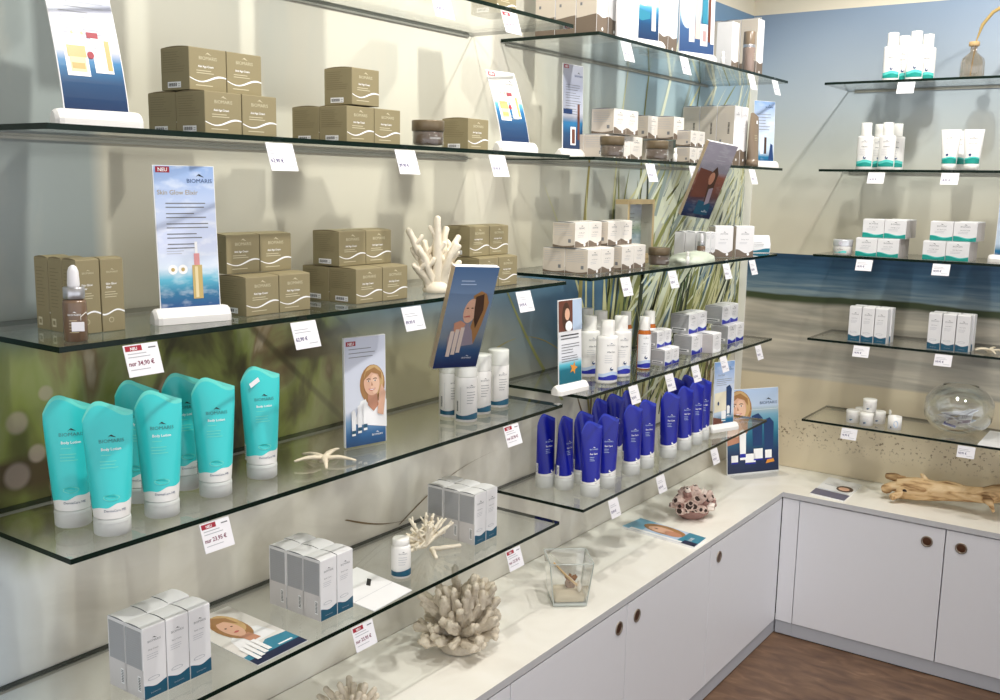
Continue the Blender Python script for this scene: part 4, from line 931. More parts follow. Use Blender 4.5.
# acrylic L-stand poster on the worktop in the corner
def corner_poster():
    root = empty('poster_stand'); W, H = .172, .262; s = lambda a, b, o: (-.03*(b/H)+o, a, b)
    b = MB(); b.add([s(-W/2, 0, -.003), s(W/2, 0, -.003), s(W/2, H, -.003), s(-W/2, H, -.003), s(-W/2, 0, 0), s(W/2, 0, 0), s(W/2, H, 0), s(-W/2, H, 0)], [(3, 2, 1, 0), (4, 5, 6, 7), (0, 1, 5, 4), (1, 2, 6, 5), (2, 3, 7, 6), (3, 0, 4, 7)], 'paper_white')
    b.rect2(-W/2+.001, W/2-.001, .004, H-.001, s, .0004, 'sign_shore')
    b.logo2(.052, .212, .0088, s, .0008, 'ink_blue', mark='ink_black'); b.rect2(-.02, W/2-.002, .196, .1968, s, .0008, 'ink_white')
    b.poly2([(-.085, .09), (-.040, .10), (-.018, .13), (-.016, .19), (-.085, .20)], s, .0006, 'skin_shade_print')
    portrait(b, s, -.050, .205, .028, .0008); 
    b.poly2([(-.084, .12), (-.052, .115), (-.034, .14), (-.046, .165), (-.084, .15)], s, .0032, 'skin_print')
    mini_tube(b, s, .014, .085, .036, .10, .0010, 'ink_blue', 'ink_blue'); mini_tube(b, s, .052, .070, .034, .10, .0012, 'ink_blue', 'ink_blue'); mini_tube(b, s, -.036, .045, .022, .095, .0034, 'ink_white', 'royal_blue')
    for a, z, w, h in ((-.062, .034, .022, .026), (-.010, .030, .034, .032), (.016, .040, .030, .036), (.050, .040, .022, .030)): b.rect2(a-w/2, a+w/2, z, z+h, s, .0016, 'ink_white'); b.rect2(a-w/2, a+w/2, z, z+.005, s, .0018, 'royal_blue')
    b.poly2([(.040, .028), (.070, .032), (.066, .042), (.046, .040)], s, .0018, 'starfish_print'); b.build('printed_board', root)
    f = MB(); f.box(-.004, .050, -W/2, W/2, 0, .003, 'acrylic'); f.build('acrylic_foot', root); root['category'] = 'sign'; return root
cp = corner_poster(); cp.location = (.172, -.178, CT+.0004); cp.rotation_euler = (0, 0, math.radians(-34)); cp.scale = (1.24, 1.34, 1.22); cp['label'] = 'large acrylic poster with woman and blue tubes standing in the worktop corner'

# flat printed sheets, given by their four corners (bl, br, tr, tl) on a level z
def sheet(name, c4, z, t, draw, label, cat):
    c4 = [Vector((x, y)) for x, y in c4]; ctr = sum(c4, Vector((0, 0)))/4
    q = [v-ctr for v in c4]; root = empty(name, (ctr.x, ctr.y, z+.0004))
    def s(a, b, o):
        u, v = a, b; p = (q[0]*(1-u)+q[1]*u)*(1-v)+(q[3]*(1-u)+q[2]*u)*v
        return (p.x, p.y, t+o)
    m_ = MB(); lo = [(v.x, v.y, 0) for v in q]; hi = [(v.x, v.y, t) for v in q]
    m_.add(lo+hi, [(0, 3, 2, 1), (4, 5, 6, 7), (0, 1, 5, 4), (1, 2, 6, 5), (2, 3, 7, 6), (3, 0, 4, 7)], 'paper_white'); draw(m_, s); m_.build('printed_sheet', root)
    return tag(root, label, cat)
def d_flyer(m_, s):
    m_.rect2(.0, 1, .0, 1, s, .0002, 'flyer_base'); m_.rect2(0, 1, 0, .10, s, .0004, 'dark_print'); m_.poly2([(0, .10), (1, .10), (1, .26), (.6, .28), (.35, .2), (0, .17)], s, .0004, 'teal_print')
    m_.poly2([(.12, .28), (.9, .32), (.84, .52), (.5, .58), (.2, .46)], s, .0005, 'paper_white'); m_.ell2(.5, .66, .26, .26, s, .0007, 'hair_print', 22); m_.ell2(.56, .72, .20, .2, s, .0009, 'hair_light_print', 20); m_.ell2(.47, .63, .15, .17, s, .0011, 'skin_print', 20)
    m_.poly2([(.38, .48), (.58, .48), (.62, .34), (.42, .33)], s, .0010, 'skin_shade_print'); m_.poly2([(.30, .7), (.34, .86), (.5, .9), (.66, .82), (.68, .66), (.56, .78), (.4, .78)], s, .0013, 'hair_print')
    for a in (.41, .53): m_.ell2(a, .66, .022, .010, s, .0014, 'hair_dark_print', 8)
    m_.ell2(.47, .555, .05, .014, s, .0014, 'lip_print', 10)
    for i in range(4): m_.rect2(.1+.1*i, .18+.1*i, .06+.02*i, .30+.015*i, s, .0016, 'ink_white')
    m_.rect2(.62, .9, .12, .14, s, .0006, 'ink_white')
mat('flyer_base', (232, 228, 222), .35)
def d_magazine(m_, s):
    m_.rect2(0, 1, 0, 1, s, .0002, 'sky_print'); m_.rect2(0, .25, 0, 1, s, .0004, 'teal_light'); m_.ell2(.47, .62, .30, .34, s, .0006, 'hair_print', 22); m_.ell2(.45, .55, .20, .22, s, .0008, 'skin_print', 20); m_.ell2(.62, .5, .12, .2, s, .0009, 'skin_shade_print', 18); m_.ell2(.36, .55, .03, .03, s, .0010, 'hair_dark_print', 8)
    m_.poly2([(.74, 0), (1, 0), (1, 1), (.76, 1)], s, .0007, 'teal_print'); m_.rect2(.1, .82, .0, .14, s, .0010, 'paper_white'); m_.rect2(.82, 1, 0, .3, s, .0011, 'dark_print'); m_.text2('BIOMARIS', .9, .5, .05, s, .0012, 'ink_white', rot=PI/2)
mat('teal_light', (120, 184, 214), .35)
def d_plain(m_, s): m_.poly2([(.62, .48), (.82, .60), (.80, .66), (.60, .54)], s, .0003, 'ink_black'); m_.rect2(.02, .98, .33, .335, s, .0003, 'ink_pale')
def d_leaf2(m_, s):
    m_.rect2(0, 1, 0, .3, s, .0003, 'dark_mauve'); m_.rect2(.05, .9, .32, .34, s, .0003, 'sky_print'); m_.rect2(.1, .9, .6, .62, s, .0003, 'ink_pale'); m_.ell2(.72, .56, .24, .16, s, .0004, 'hair_dark_print', 18); m_.ell2(.70, .55, .16, .09, s, .0006, 'skin_print', 16)
mat('dark_mauve', (92, 92, 118), .35)
sheet('flyer', [(0.275, -2.691), (0.273, -2.575), (0.048, -2.565), (0.049, -2.675)], TOP[4], .0012, d_flyer, 'flyer with a blonde woman lying flat between two carton groups on the lowest shelf', 'flyer')
sheet('envelope', [(0.283, -2.413), (0.275, -2.293), (0.105, -2.271), (0.114, -2.399)], TOP[4], .0018, d_plain, 'blank white folded paper lying behind the tag, beside the small white bottle', 'paper')
sheet('magazine', [(0.075, -1.033), (0.335, -1.065), (0.331, -0.970), (0.086, -0.927)], CT, .006, d_magazine, 'blue magazine with a woman on its cover lying on the worktop before the barnacles', 'magazine')
sheet('flyer', [(0.429, -0.301), (0.554, -0.318), (0.548, -0.084), (0.420, -0.057)], CT, .004, d_leaf2, 'folded leaflet lying on the worktop corner left of the driftwood', 'leaflet')
sheet('flyer', [(0.949, -0.285), (1.129, -0.279), (1.129, -0.055), (0.946, -0.047)], TOP[4], .0015, d_plain, 'white sheet of paper right of the glass bowl', 'paper')

# ------------------------------------------------------------------ cartons, jars, bottles on the shelves
def stack(proto, W, Dp, H, lv, x, y, cells, desc, where, group, back=False, gap=.0012, rz=0.0):
    """x, y: front near bottom corner; cells = (column, row deep, layer, words)"""
    for cell in cells:
        c, r, l, words = cell[:4]; dx, dy = (cell[4] if len(cell) > 4 else (0, 0))
        jx, jy = .0006*math.sin(c*7+r*3+l), .0
        px = x-Dp/2-r*(Dp+gap)+dx+jx; py = y+W/2+c*(W+gap)+dy
        z = TOP[lv]+.0004+l*(H+.0032)
        if back: px, py = x+W/2+c*(W+gap)+dx, y+Dp/2+r*(Dp+gap)+dy
        place(proto, (px, py, z), (-PI/2 if back else 0)+rz, (desc+', '+words+', '+where), group)

ol = olive_box(); oW, oD, oH = .0705, .068, .063
stack(ol, oW, oD, oH, 1, .245, -2.743, [(0, 0, 0, 'lower front'), (0, 1, 0, 'lower, tucked behind'), (1, 0, 0, 'lower right'), (0, 0, 1, 'upper left', (-.034, 0)), (1, 0, 1, 'upper right', (-.034, .0))],
      'olive cream carton', 'stack next to the curved sign', 'olive cartons beside the curved sign')
stack(ol, oW, oD, oH, 1, .240, -2.433, [(0, 0, 0, 'lower front'), (0, 1, 0, 'lower, tucked behind'), (1, 0, 0, 'lower right'), (0, 0, 1, 'single top', (.0, .013))],
      'olive cream carton', 'pyramid left of the brown jar', 'olive cartons left of the brown jar')
stack(ol, oW, oD, oH, 1, .235, -2.074, [(0, 0, 0, 'standing alone')], 'olive cream carton', 'right of the brown-lidded jar', None)
stack(ol, oW, oD, oH, 2, .232, -2.661, [(0, 0, 0, 'lower left'), (1, 0, 0, 'lower right'), (0, 0, 1, 'upper left', (-.046, 0)), (1, 0, 1, 'upper right', (-.046, 0))],
      'olive cream carton', 'stack right of the elixir sign', 'olive cartons right of the elixir sign')
stack(ol, oW, oD, oH, 2, .245, -2.417, [(0, 0, 0, 'lower left'), (0, 1, 0, 'lower, tucked behind'), (1, 0, 0, 'lower right'), (0, 0, 1, 'upper left', (-.042, 0)), (1, 0, 1, 'upper right', (-.042, 0))],
      'olive cream carton', 'middle stack of third long shelf', 'olive cartons in the middle of the third shelf')
stack(ol, oW, oD, oH, 2, .240, -2.036, [(0, 0, 0, 'lower left'), (1, 0, 0, 'lower right'), (0, 0, 1, 'upper left', (-.026, 0)), (1, 0, 1, 'upper right', (-.026, 0))],
      'olive cream carton', 'stack behind the tilted leaflet holder', 'olive cartons behind the leaflet holder')
stack(ol, oW, oD, oH, 0, .225, -1.966, [(0, 0, 0, 'bottom just in view')], 'olive cream carton', 'on the top long shelf', None)
oi = oil_box()
stack(oi, .037, .034, .105, 2, .212, -2.947, [(0, 0, 0, 'front of its row'), (0, 1, 0, 'middle of its row'), (0, 2, 0, 'last of its row'), (1, 0, 0, 'right column')], 'slim olive serum carton', 'behind the dropper bottle', 'slim serum cartons')
sb = slim_box(); sW, sD, sH = .042, .046, .117
for x, y, cols, deep, wh, gr in ((.225, -2.875, 3, 2, 'group at the near end of the lowest shelf', 'slim cartons, nearest group'), (.236, -2.506, 2, 3, 'group between flyer and folded paper', 'slim cartons, middle group'), (.222, -2.014, 2, 3, 'group right of the branching coral', 'slim cartons, far group')):
    cw = ['near', 'middle', 'far'] if cols == 3 else ['near', 'far']; rw = ['front', 'middle', 'back'] if deep == 3 else ['front', 'back']
    stack(sb, sW, sD, sH, 4, x, y, [(c, r, 0, '%s column %s' % (cw[c], rw[r]), (.004*math.sin(c*2+r) if r else 0, 0)) for c in range(cols) for r in range(deep)], 'slim white carton', wh, gr)
tb = wave_box('taupe_wave_carton', .066, .066, .062, 'taupe_print', 'carton_side_warm', 'carton_warm', 'taupe_print')
stack(tb, .0655, .066, .062, 2, .236, -1.575, [(0, 0, 0, 'lower front'), (0, 1, 0, 'lower, behind'), (1, 0, 0, 'lower, second from near')], 'taupe-waved cream carton', 'stack at short third shelf start', 'taupe-waved cartons left of the frame')
stack(tb, .0655, .066, .062, 2, .232, -1.391, [(0, 0, 0, 'lower, third from near'), (1, 0, 0, 'lower, fourth from near')], 'taupe-waved cream carton', 'beside the brown jar', 'taupe-waved cartons left of the frame')
stack(tb, .0655, .066, .062, 2, .200, -1.581, [(0, 0, 1, 'upper, first from near'), (1, 0, 1, 'upper, second from near'), (2, 0, 1, 'upper, third', (.010, .016)), (3, 0, 1, 'upper, fourth', (.010, .016))], 'taupe-waved cream carton', 'before the wooden frame', 'taupe-waved cartons left of the frame')
stack(tb, .0655, .066, .062, 1, .200, -1.440, [(0, 0, 0, 'lower first'), (0, 1, 0, 'lower, behind'), (1, 0, 0, 'lower second'), (2, 0, 0, 'lower third'), (0, 0, 1, 'upper first', (.012, .014)), (1, 0, 1, 'upper second', (.012, .014))], 'taupe-waved cream carton', 'around the first frosted jar', 'taupe-waved cartons around the frosted jars')
stack(tb, .0655, .066, .062, 1, .190, -1.093, [(0, 0, 0, 'lower'), (-1, 0, 1, 'upper left', (-.02, .008)), (0, 0, 1, 'upper right', (.03, .0))], 'taupe-waved cream carton', 'around the second frosted jar', 'taupe-waved cartons around the frosted jars')
ts = wave_box('eye_cream_carton', .047, .046, .043, 'taupe_print', 'carton_side_warm', 'carton_warm', 'taupe_print')
stack(ts, .047, .046, .043, 1, .262, -1.068, [(0, 0, 0, 'lower left'), (1, 0, 0, 'lower right'), (0, 0, 1, 'upper left'), (1, 0, 1, 'upper right')], 'small taupe-waved eye cream carton', 'before the tall cartons', 'small eye cream cartons')
tl = tall_box()
stack(tl, .055, .058, .186, 1, .232, -0.688, [(c, r, 0, '%s column %s' % (['near', 'far'][c], ['front', 'middle', 'back'][r])) for c in range(2) for r in range(3)], 'tall taupe-banded carton', 'beside the brown tube', 'tall cartons beside the brown tube')
stack(tl, .055, .058, .186, 0, .236, -1.570, [(c, r, 0, '%s column %s' % (['near', 'far'][c], ['front', 'middle', 'back'][r])) for c in range(2) for r in range(3) if not (c == 1 and r == 2)], 'tall taupe-banded carton', 'near end of top short shelf', 'tall cartons at the near end of the top shelf')
stack(tl, .055, .058, .186, 0, .225, -1.219, [(0, 0, 0, 'near one'), (1, 0, 0, 'far one')], 'tall taupe-banded carton', 'between the two top-shelf signs', 'tall cartons between two signs')
stack(tl, .055, .058, .186, 0, .225, -0.518, [(0, 0, 0, 'front'), (0, 1, 0, 'right behind its twin'), (0, 2, 0, 'third row')], 'tall taupe-banded carton', 'far end of top short shelf', 'tall cartons at the far end of the top shelf')
md = slim_box('mist_carton', .05, .05, .135, 'taupe_print', False)
stack(md, .05, .05, .135, 0, .262, -0.810, [(0, 0, 0, 'medium height')], 'taupe-footed white carton', 'left of the brown mist bottle', None)

wl = MB(); wl.cbox(-.0025, .0025, -.034, .034, 0, .20, .0005, 'paper_white'); wl.box(.003, .0045, -.034, .034, .001, .199, 'paper_white'); o = wl.build('folded_card', None, (.268, -1.478, TOP[0]+.0004), math.radians(-20))
tag(o, 'plain white folded card standing before the circle sign on the top short shelf', 'card')
bx = wave_box('lotion_gift_carton', .066, .04, .098, 'taupe_print', 'carton_side_warm', 'carton_white', None)
for i in range(2): place(bx, (.222+.046*i-.012, -0.694+.060*i, TOP[2]+.0004), math.radians(-36), ['left of two white upright taupe-waved cartons near the corner', 'right of two white upright taupe-waved cartons near the corner'][i], 'upright taupe-waved cartons')
sc_ = slim_box('serum_carton_white', .034, .034, .082, 'taupe_print', False)
for r in range(3):
    for c in range(2): place(sc_, (.215-r*.036, -0.857+.017+c*.037, TOP[2]+.0004), 0, 'slim white serum carton behind the green stone, %s column, %s' % (['near', 'far'][c], ['front', 'middle', 'back'][r]), 'serum cartons behind the green stone')

# blue-waved boxes on the fourth short shelf
bm = wave_box('blue_wave_carton', .066, .062, .060, 'royal_blue', 'grey_panel')
bs = wave_box('small_blue_wave_carton', .046, .045, .046, 'royal_blue', 'grey_panel')
G3 = 'blue-waved cartons on the fourth short shelf'
stack(bm, .066, .062, .060, 3, .225, -0.909, [(0, 0, 0, 'lower first'), (1, 0, 0, 'lower second'), (0, 0, 1, 'upper first', (-.018, .01)), (1, 0, 1, 'upper second', (-.018, .01))], 'blue-waved cream carton', 'middle stack by the corner', G3)
stack(bm, .066, .062, .060, 3, .222, -0.620, [(0, 0, 0, 'lower left'), (1, 0, 0, 'lower right'), (0, 0, 1, 'upper left', (-.024, 0)), (1, 0, 1, 'upper right', (-.024, 0))], 'blue-waved cream carton', 'last stack before the corner', G3)
stack(bs, .046, .045, .046, 3, .245, -1.134, [(0, 0, 0, 'lower left'), (1, 0, 0, 'lower right')], 'small blue-waved carton', 'beside the amber bottles', 'small blue-waved cartons')
stack(bs, .046, .045, .046, 3, .215, -1.129, [(0, 0, 0, 'hidden lower'), (0, 0, 1, 'upper left'), (1, 0, 1, 'upper right')], 'small blue-waved carton', 'beside the amber bottles', 'small blue-waved cartons')
wb = wave_box('plain_cream_carton', .062, .062, .060, 'ink_white', 'carton_side_grey')
stack(wb, .062, .062, .060, 3, .262, -0.833, [(0, 0, 0, 'standing forward')], 'white cream carton without wave', 'between the blue-waved stacks', None)

# jars
tj = jar('cream_jar', .0305, .052, 'taupe')
J = [(1, .262, -1.520, 'first frosted taupe jar, under two cartons, near the slim sign'), (1, .262, -1.274, 'second frosted taupe jar, left of the small eye cream cartons'), (2, .235, -1.180, 'brown jar with a wide flat lid at the foot of the wooden frame')]
for lv, x, y, l in J: place(tj, (x, y, TOP[lv]+.0004), 0, l, 'frosted taupe jars')
oj = jar('brown_lidded_jar', .0315, .050, 'taupe'); place(oj, (.245, -2.215, TOP[1]+.0004), math.radians(-20), 'clear jar of brown cream with flat olive lid, between the olive cartons')
sj = jar('sea_cream_jar', .0325, .052, 'sea'); place(sj, (0.463, -.24, TOP[2]+.0004), -PI/2, 'white jar with silver lid left of the green-waved boxes')

# teal tubes
G = 'turquoise body lotion tubes'
tt = tube_stand('teal')
for u, v, x, rz, l in ((112, 515, .232, -30, 'turquoise lotion tube at the front, second from the near end'), (162, 505, .222, -30, 'turquoise lotion tube in the front row centre, left of the tube above the red tag'), (216, 490, .205, -30, 'turquoise lotion tube of the front row right above the red price tag'),
                       (262, 470, .185, -24, 'turquoise lotion tube standing farthest, white sticker on its top'), (73, 510, .155, -32, 'turquoise lotion tube nearest the camera side, darker, behind the front row'),
                       (141, 495, .135, -50, 'turquoise lotion tube behind the front row, mostly hidden, pale wave top'), (186, 485, .135, -20, 'turquoise lotion tube behind, between two front tubes, dark wave top')):
    y = {(112): -2.921, (162): -2.828, (216): -2.711, (262): -2.594, (73): -2.935, (141): -2.804, (186): -2.717}[u]
    place(tt, (x, y, TOP[3]+.0004), math.radians(rz), l, G)
st = MB(); st.add([(.0125, -.020, .161), (.0085, -.003, .171), (.0075, -.006, .178), (.0115, -.023, .168)], [(0, 1, 2, 3)], 'tag_white')
for o in bpy.data.objects:
    if o.get('label', '').startswith('turquoise lotion tube standing farthest'): st.build('price_sticker', o)

# blue tubes
bt = tube_stand('blue')
for i, (u, v, x, y, rz, l) in enumerate(((545, 478, .100, -1.534, -20, 'first from the near end, standing back'), (564, 482, .150, -1.517, -8, 'second from the near end, seen narrow'),
        (582, 478, .160, -1.439, -28, 'behind the near front tube'), (590, 488, .235, -1.525, -34, 'near front tube closest to shelf edge'), (606, 480, .228, -1.427, -48, 'broad one beside the near front tube'),
        (598, 460, .110, -1.265, -16, 'back row, above the broad one'), (613, 455, .115, -1.184, -41, 'back row, tallest looking'), (626, 455, .120, -1.112, -16, 'back row, behind the centre pair'),
        (631, 468, .225, -1.279, -34, 'centre pair, left one'), (645, 462, .225, -1.193, -32, 'centre pair, right one'), (668, 450, .228, -1.049, -44, 'with a white price sticker'),
        (674, 442, .145, -0.832, -26, 'behind the stickered tube'), (683, 443, .225, -0.938, -30, 'right of the stickered tube'), (685, 435, .150, -0.761, -24, 'back row near the far end'),
        (694, 440, .222, -0.850, -30, 'second from the far end'), (701, 434, .215, -0.782, -34, 'farthest, left of the sun care sign'))):
    place(bt, (x, y, TOP[4]+.0004), math.radians(rz), 'dark blue sun care tube, '+l, 'dark blue sun care tubes')
    if i == 10: st_ = MB(); st_.add([(.0085, -.012, .160), (.0085, .002, .160), (.0075, .002, .169), (.0075, -.012, .169)], [(0, 1, 2, 3)], 'tag_white'); STK = (st_, l)
for o in bpy.data.objects:
    if 'with a white price sticker' in o.get('label', ''): STK[0].build('price_sticker', o)

# white tubes on the fourth long shelf
wt = body_tube()
for x, y, l in ((.150, -2.016, 'white tube with dark teal foot, leftmost below the tilted leaflet holder'), (.205, -2.030, 'white tube with dark teal foot, standing foremost below the leaflet holder'), (.185, -1.951, 'white tube with dark teal foot, third of the four below the leaflets'), (.175, -1.867, 'white tube with dark teal foot, farthest and tallest looking of the four')):
    place(wt, (x, y, TOP[3]+.0004), math.radians(-35), l, 'white tubes with dark teal foot')
pb = bottle_small(); place(pb, (.205, -2.246, TOP[4]+.0004), math.radians(-35), 'small white bottle with dark teal foot beside the branching coral')

# oval white bottles and amber bottles
ov = cap_bottle('shower_bottle', .0300, .126, .0190, .040, 'royal_blue', ell=.78)
for x, y, l in ((.150, -1.406, 'white oval bottle with blue foot right behind the starfish sign'), (.232, -1.454, 'white oval bottle with blue foot standing foremost'), (.215, -1.350, 'white oval bottle with blue foot, right of the foremost'), (.120, -1.294, 'white oval bottle in the back row between the others'), (.060, -1.269, 'white oval bottle farthest back, cap only visible by the sign')):
    place(ov, (x, y, TOP[3]+.0004), math.radians(-34), l, 'white oval bottles with blue foot')
am = cap_bottle('oil_bottle', .0195, .112, .0155, .038, 'royal_blue', ell=1.0, liquid='amber_oil')
for x, y, l in ((.215, -1.210, 'amber oil bottle with white cap and label, foremost'), (.165, -1.081, 'amber oil bottle behind the foremost one, to its right'), (.120, -1.146, 'amber oil bottle at the back between oval and amber bottles')):
    place(am, (x, y, TOP[3]+.0004), math.radians(-48), l, 'amber oil bottles')

dr = dropper(); place(dr, (.252, -2.976, TOP[2]+.0004), math.radians(-35), 'brown dropper bottle with white pipette and hang tag, before the slim olive cartons')
d2 = dropper(.0125, .082, 'mini_dropper_bottle', False); place(d2, (.235, -0.899, TOP[2]+.0004), math.radians(-30), 'small brown dropper bottle in front of the slim white serum cartons')
b2 = brown_bottle(); place(b2, (.245, -0.634, TOP[0]+.0004), 0, 'brown mist bottle with chrome ring between white cartons on the top shelf')
b3 = brown_tube(); place(b3, (.255, -0.580, TOP[1]+.0004), math.radians(-12), 'tall brown tube leaning shape with hanging hole, at the shelf end')
def tester(name='tester_vial'):
    root = empty(name); g = MB(); g.lathe([(.005, 0), (.006, .001), (.006, .020), (.004, .022)], 16, 'plastic_white'); g.build('vial_body', root); c = MB(); c.lathe([(.004, .0222), (.0045, .023), (.0045, .036), (.001, .037)], 16, 'cap_white'); c.build('cap', root); root['category'] = 'bottle'; return root
te = tester()
for lv, x, y, l in ((0, .275, -0.903, 'tiny white tester vial before the taupe-footed carton on the top shelf'), (1, .272, -1.184, 'tiny white tester vial right of the second frosted jar'), (2, .262, -1.050, 'tiny white tester vial beside the pale green stone')):
    place(te, (x, y, TOP[lv]+.0004), 0, l, 'tester vials')
pk = MB(); pk.loft([[(-.012-.010*t+.010*c*math.sin(PI*min(.95, max(.05, t))), -.036+.072*(i/11), .060*t) for i in range(12)] + [(-.012-.010*t-.006*math.sin(PI*t)-.0006, .036-.072*(i/11), .060*t) for i in range(12)] for t, c in ((0, 1), (.2, 1), (.5, 1), (.8, 1), (1, 1))], 'paper_white')
sp_ = lambda a, b, o: (-.012-.010*(b/.06)+.010*math.sin(PI*min(.95, max(.05, b/.06)))+o, a, b)
pk.strip2(xs(-.034, .034, 12), lambda a: .002, lambda a: .012+.004*math.sin(a*60), sp_, .0008, 'teal_print'); pk.lines2(-.026, .020, .036, .006, 3, .0012, sp_, .0012, 'ink_grey', 3)
o = pk.build('wipe_pouch', None, (.235, -0.396, TOP[2]+.0004), math.radians(-42)); tag(o, 'white pouch with blue lower wave at the shelf end by the corner', 'pouch')

# back wall shelves
cb = cap_bottle('lotion_bottle', .0265, .112, .0175, .042, 'sea_green', ell=.62)
for lv, x, y, l in ((0, 0.573, -.225, 'front left on the top back shelf'), (0, 0.646, -.225, 'front right on the top back shelf'), (0, 0.587, -.14, 'behind and between on the top back shelf'), (0, 0.602, -.10, 'farthest back on the top back shelf'), (0, 0.663, -.14, 'right rear on the top back shelf'),
                    (1, 0.509, -.225, 'front left on the second back shelf'), (1, 0.580, -.225, 'front right on the second back shelf'), (1, 0.531, -.14, 'behind and between on the second back shelf'), (1, 0.590, -.15, 'right rear on the second back shelf')):
    place(cb, (x, y, TOP[lv]+.0004), -PI/2+.1, 'white lotion bottle with sea green wave, '+l, 'white lotion bottles with green wave')
ct = flat_tube('hand_cream_tube', .030, .0225, .128, .020, 'sea_green')
for x, y, l in ((0.776, -.225, 'left of two white tubes with green wave on the second back shelf'), (0.844, -.225, 'right of two white tubes with green wave on the second back shelf'), (0.785, -.15, 'white green-waved tube behind the two front tubes')):
    place(ct, (x, y, TOP[1]+.0004), -PI/2+.12, l, 'white tubes with green wave')
gw = wave_box('green_wave_carton', .0695, .066, .060, 'sea_green', 'carton_side_grey')
for x, wh in ((0.512, 'left block of third back shelf'), (0.727, 'right block of third back shelf')):
    stack(gw, .0695, .066, .060, 2, x, -.262, [(0, 0, 0, 'lower left front'), (1, 0, 0, 'lower right front'), (0, 0, 1, 'upper left front', (.016, .010)), (1, 0, 1, 'upper right front', (.016, .010)), (1, 1, 0, 'lower right rear'), (1, 1, 1, 'upper right rear', (.016, .010))],
          'green-waved cream carton', wh, 'green-waved cartons, '+wh.split(' of')[0], back=True)
sb2 = slim_box('slim_carton_narrow', .0405, .040, .118)
for x, wh in ((0.507, 'left trio of fourth back shelf'), (0.764, 'right trio of fourth back shelf')):
    stack(sb2, .0405, .040, .118, 3, x, -.258, [(c, r, 0, '%s %s' % (['left', 'middle', 'right'][c], ['front', 'rear'][r]), (.004*r+.0015*c, 0)) for c in range(3) for r in range(2)], 'slim white carton with teal foot', wh, 'slim cartons, '+wh.split(' of')[0], back=True)
tv = jar('travel_jar', .0225, .042, 'travel')
for u, v, y, lz, l in ((853, 413, -.215, 0, 'front left'), (868, 416, -.235, 0, 'front middle'), (879, 413, -.175, 0, 'right rear'), (862, 410, -.160, 0, 'left rear'), (868, 400, -.205, 1, 'on top of the others')):
    X_ = {853: 0.533, 868: 0.585, 879: 0.610, 862: 0.548}[u]
    place(tv, (X_, y, TOP[4]+.0004+lz*.0445), -PI/2+.15, 'little white jar of the pyramid, '+l, 'little white jars')
def open_jar():
    root = empty('open_travel_jar'); R, H = .0225, .045; g = MB(); g.lathe([(R*.92, 0), (R, .001), (R, H), (R*.93, H), (R*.93, H-.006), (.001, H-.006)], 28, 'plastic_white', caps=False); g.lathe([(.001, 0), (R*.92, 0)], 28, 'plastic_white', caps=False); s = cyl_surf(R); g.ell2(-.010, .010, .0026, .0026, s, .0005, 'ink_blue'); g.ell2(.006, .022, .008, .012, s, .0004, 'sky_print'); g.build('pot', root)
    l = MB(); pts = [(.012*math.cos(t)-.012, -.018+.010*math.cos(t)*.4, H+.009+.009*math.sin(t)) for t in [2*PI*i/16 for i in range(16)]]; l.loft([[(p[0]-.001, p[1]-.0015, p[2]) for p in pts], [(p[0]+.001, p[1]+.0015, p[2]) for p in pts]], 'cap_white'); l.build('lifted_seal', root); root['category'] = 'jar'; return root
oj2 = open_jar(); place(oj2, (0.679, -.235, TOP[4]+.0004), -PI/2+.15, 'little white jar standing alone with its seal lifted')

# ------------------------------------------------------------------ price tags
ptr = price_tag(True, '34,90 \u20ac'); ptr2 = price_tag(True, '23,95 \u20ac'); ptn = [price_tag(False, p+' \u20ac') for p in ('59,95', '62,90', '89,90')]; pts_ = [price_tag(False, p+' \u20ac', .050, .046) for p in ('24,95', '19,95', '32,90')]; pcs = [price_tag(False, p+' \u20ac', .053, .036) for p in ('18,95', '14,95')]
TW = ['top', 'second', 'third', 'fourth', 'lowest']
def ltag(p, lv, y, l): place(p, (D+.0003, y, ZL[lv]-.0056), 0, l, 'price tags')
for p, lv, y, l in ((ptn[0], 0, -2.232, 'white price tag at the top border, first one'), (ptr, 0, -2.009, 'price tag with red badge high up near the end of the top long shelf'),
    (ptn[1], 1, -2.634, 'price tag under the olive cartons beside the curved sign, second shelf'), (ptn[2], 1, -2.331, 'price tag just below the brown-lidded jar'), (ptn[0], 1, -2.043, 'price tag under the cream sign with gold jar'),
    (ptr, 2, -2.900, 'price tag with red badge reading 34,90 under the dropper bottle'), (ptn[1], 2, -2.588, 'price tag between two olive carton stacks on the third shelf'), (ptn[2], 2, -2.312, 'price tag below the white coral hand'), (ptn[0], 2, -1.936, 'price tag right of the tilted blue leaflet holder'),
    (ptr2, 3, -2.781, 'price tag with red badge under the turquoise tubes'), (ptr2, 3, -1.973, 'price tag with red badge right of the white tubes'), (ptr2, 4, -2.450, 'price tag with red badge below the folded paper'), (ptr2, 4, -1.955, 'price tag with red badge at the end of the lowest long shelf')):
    ltag(p, lv, y, l)
q = 0
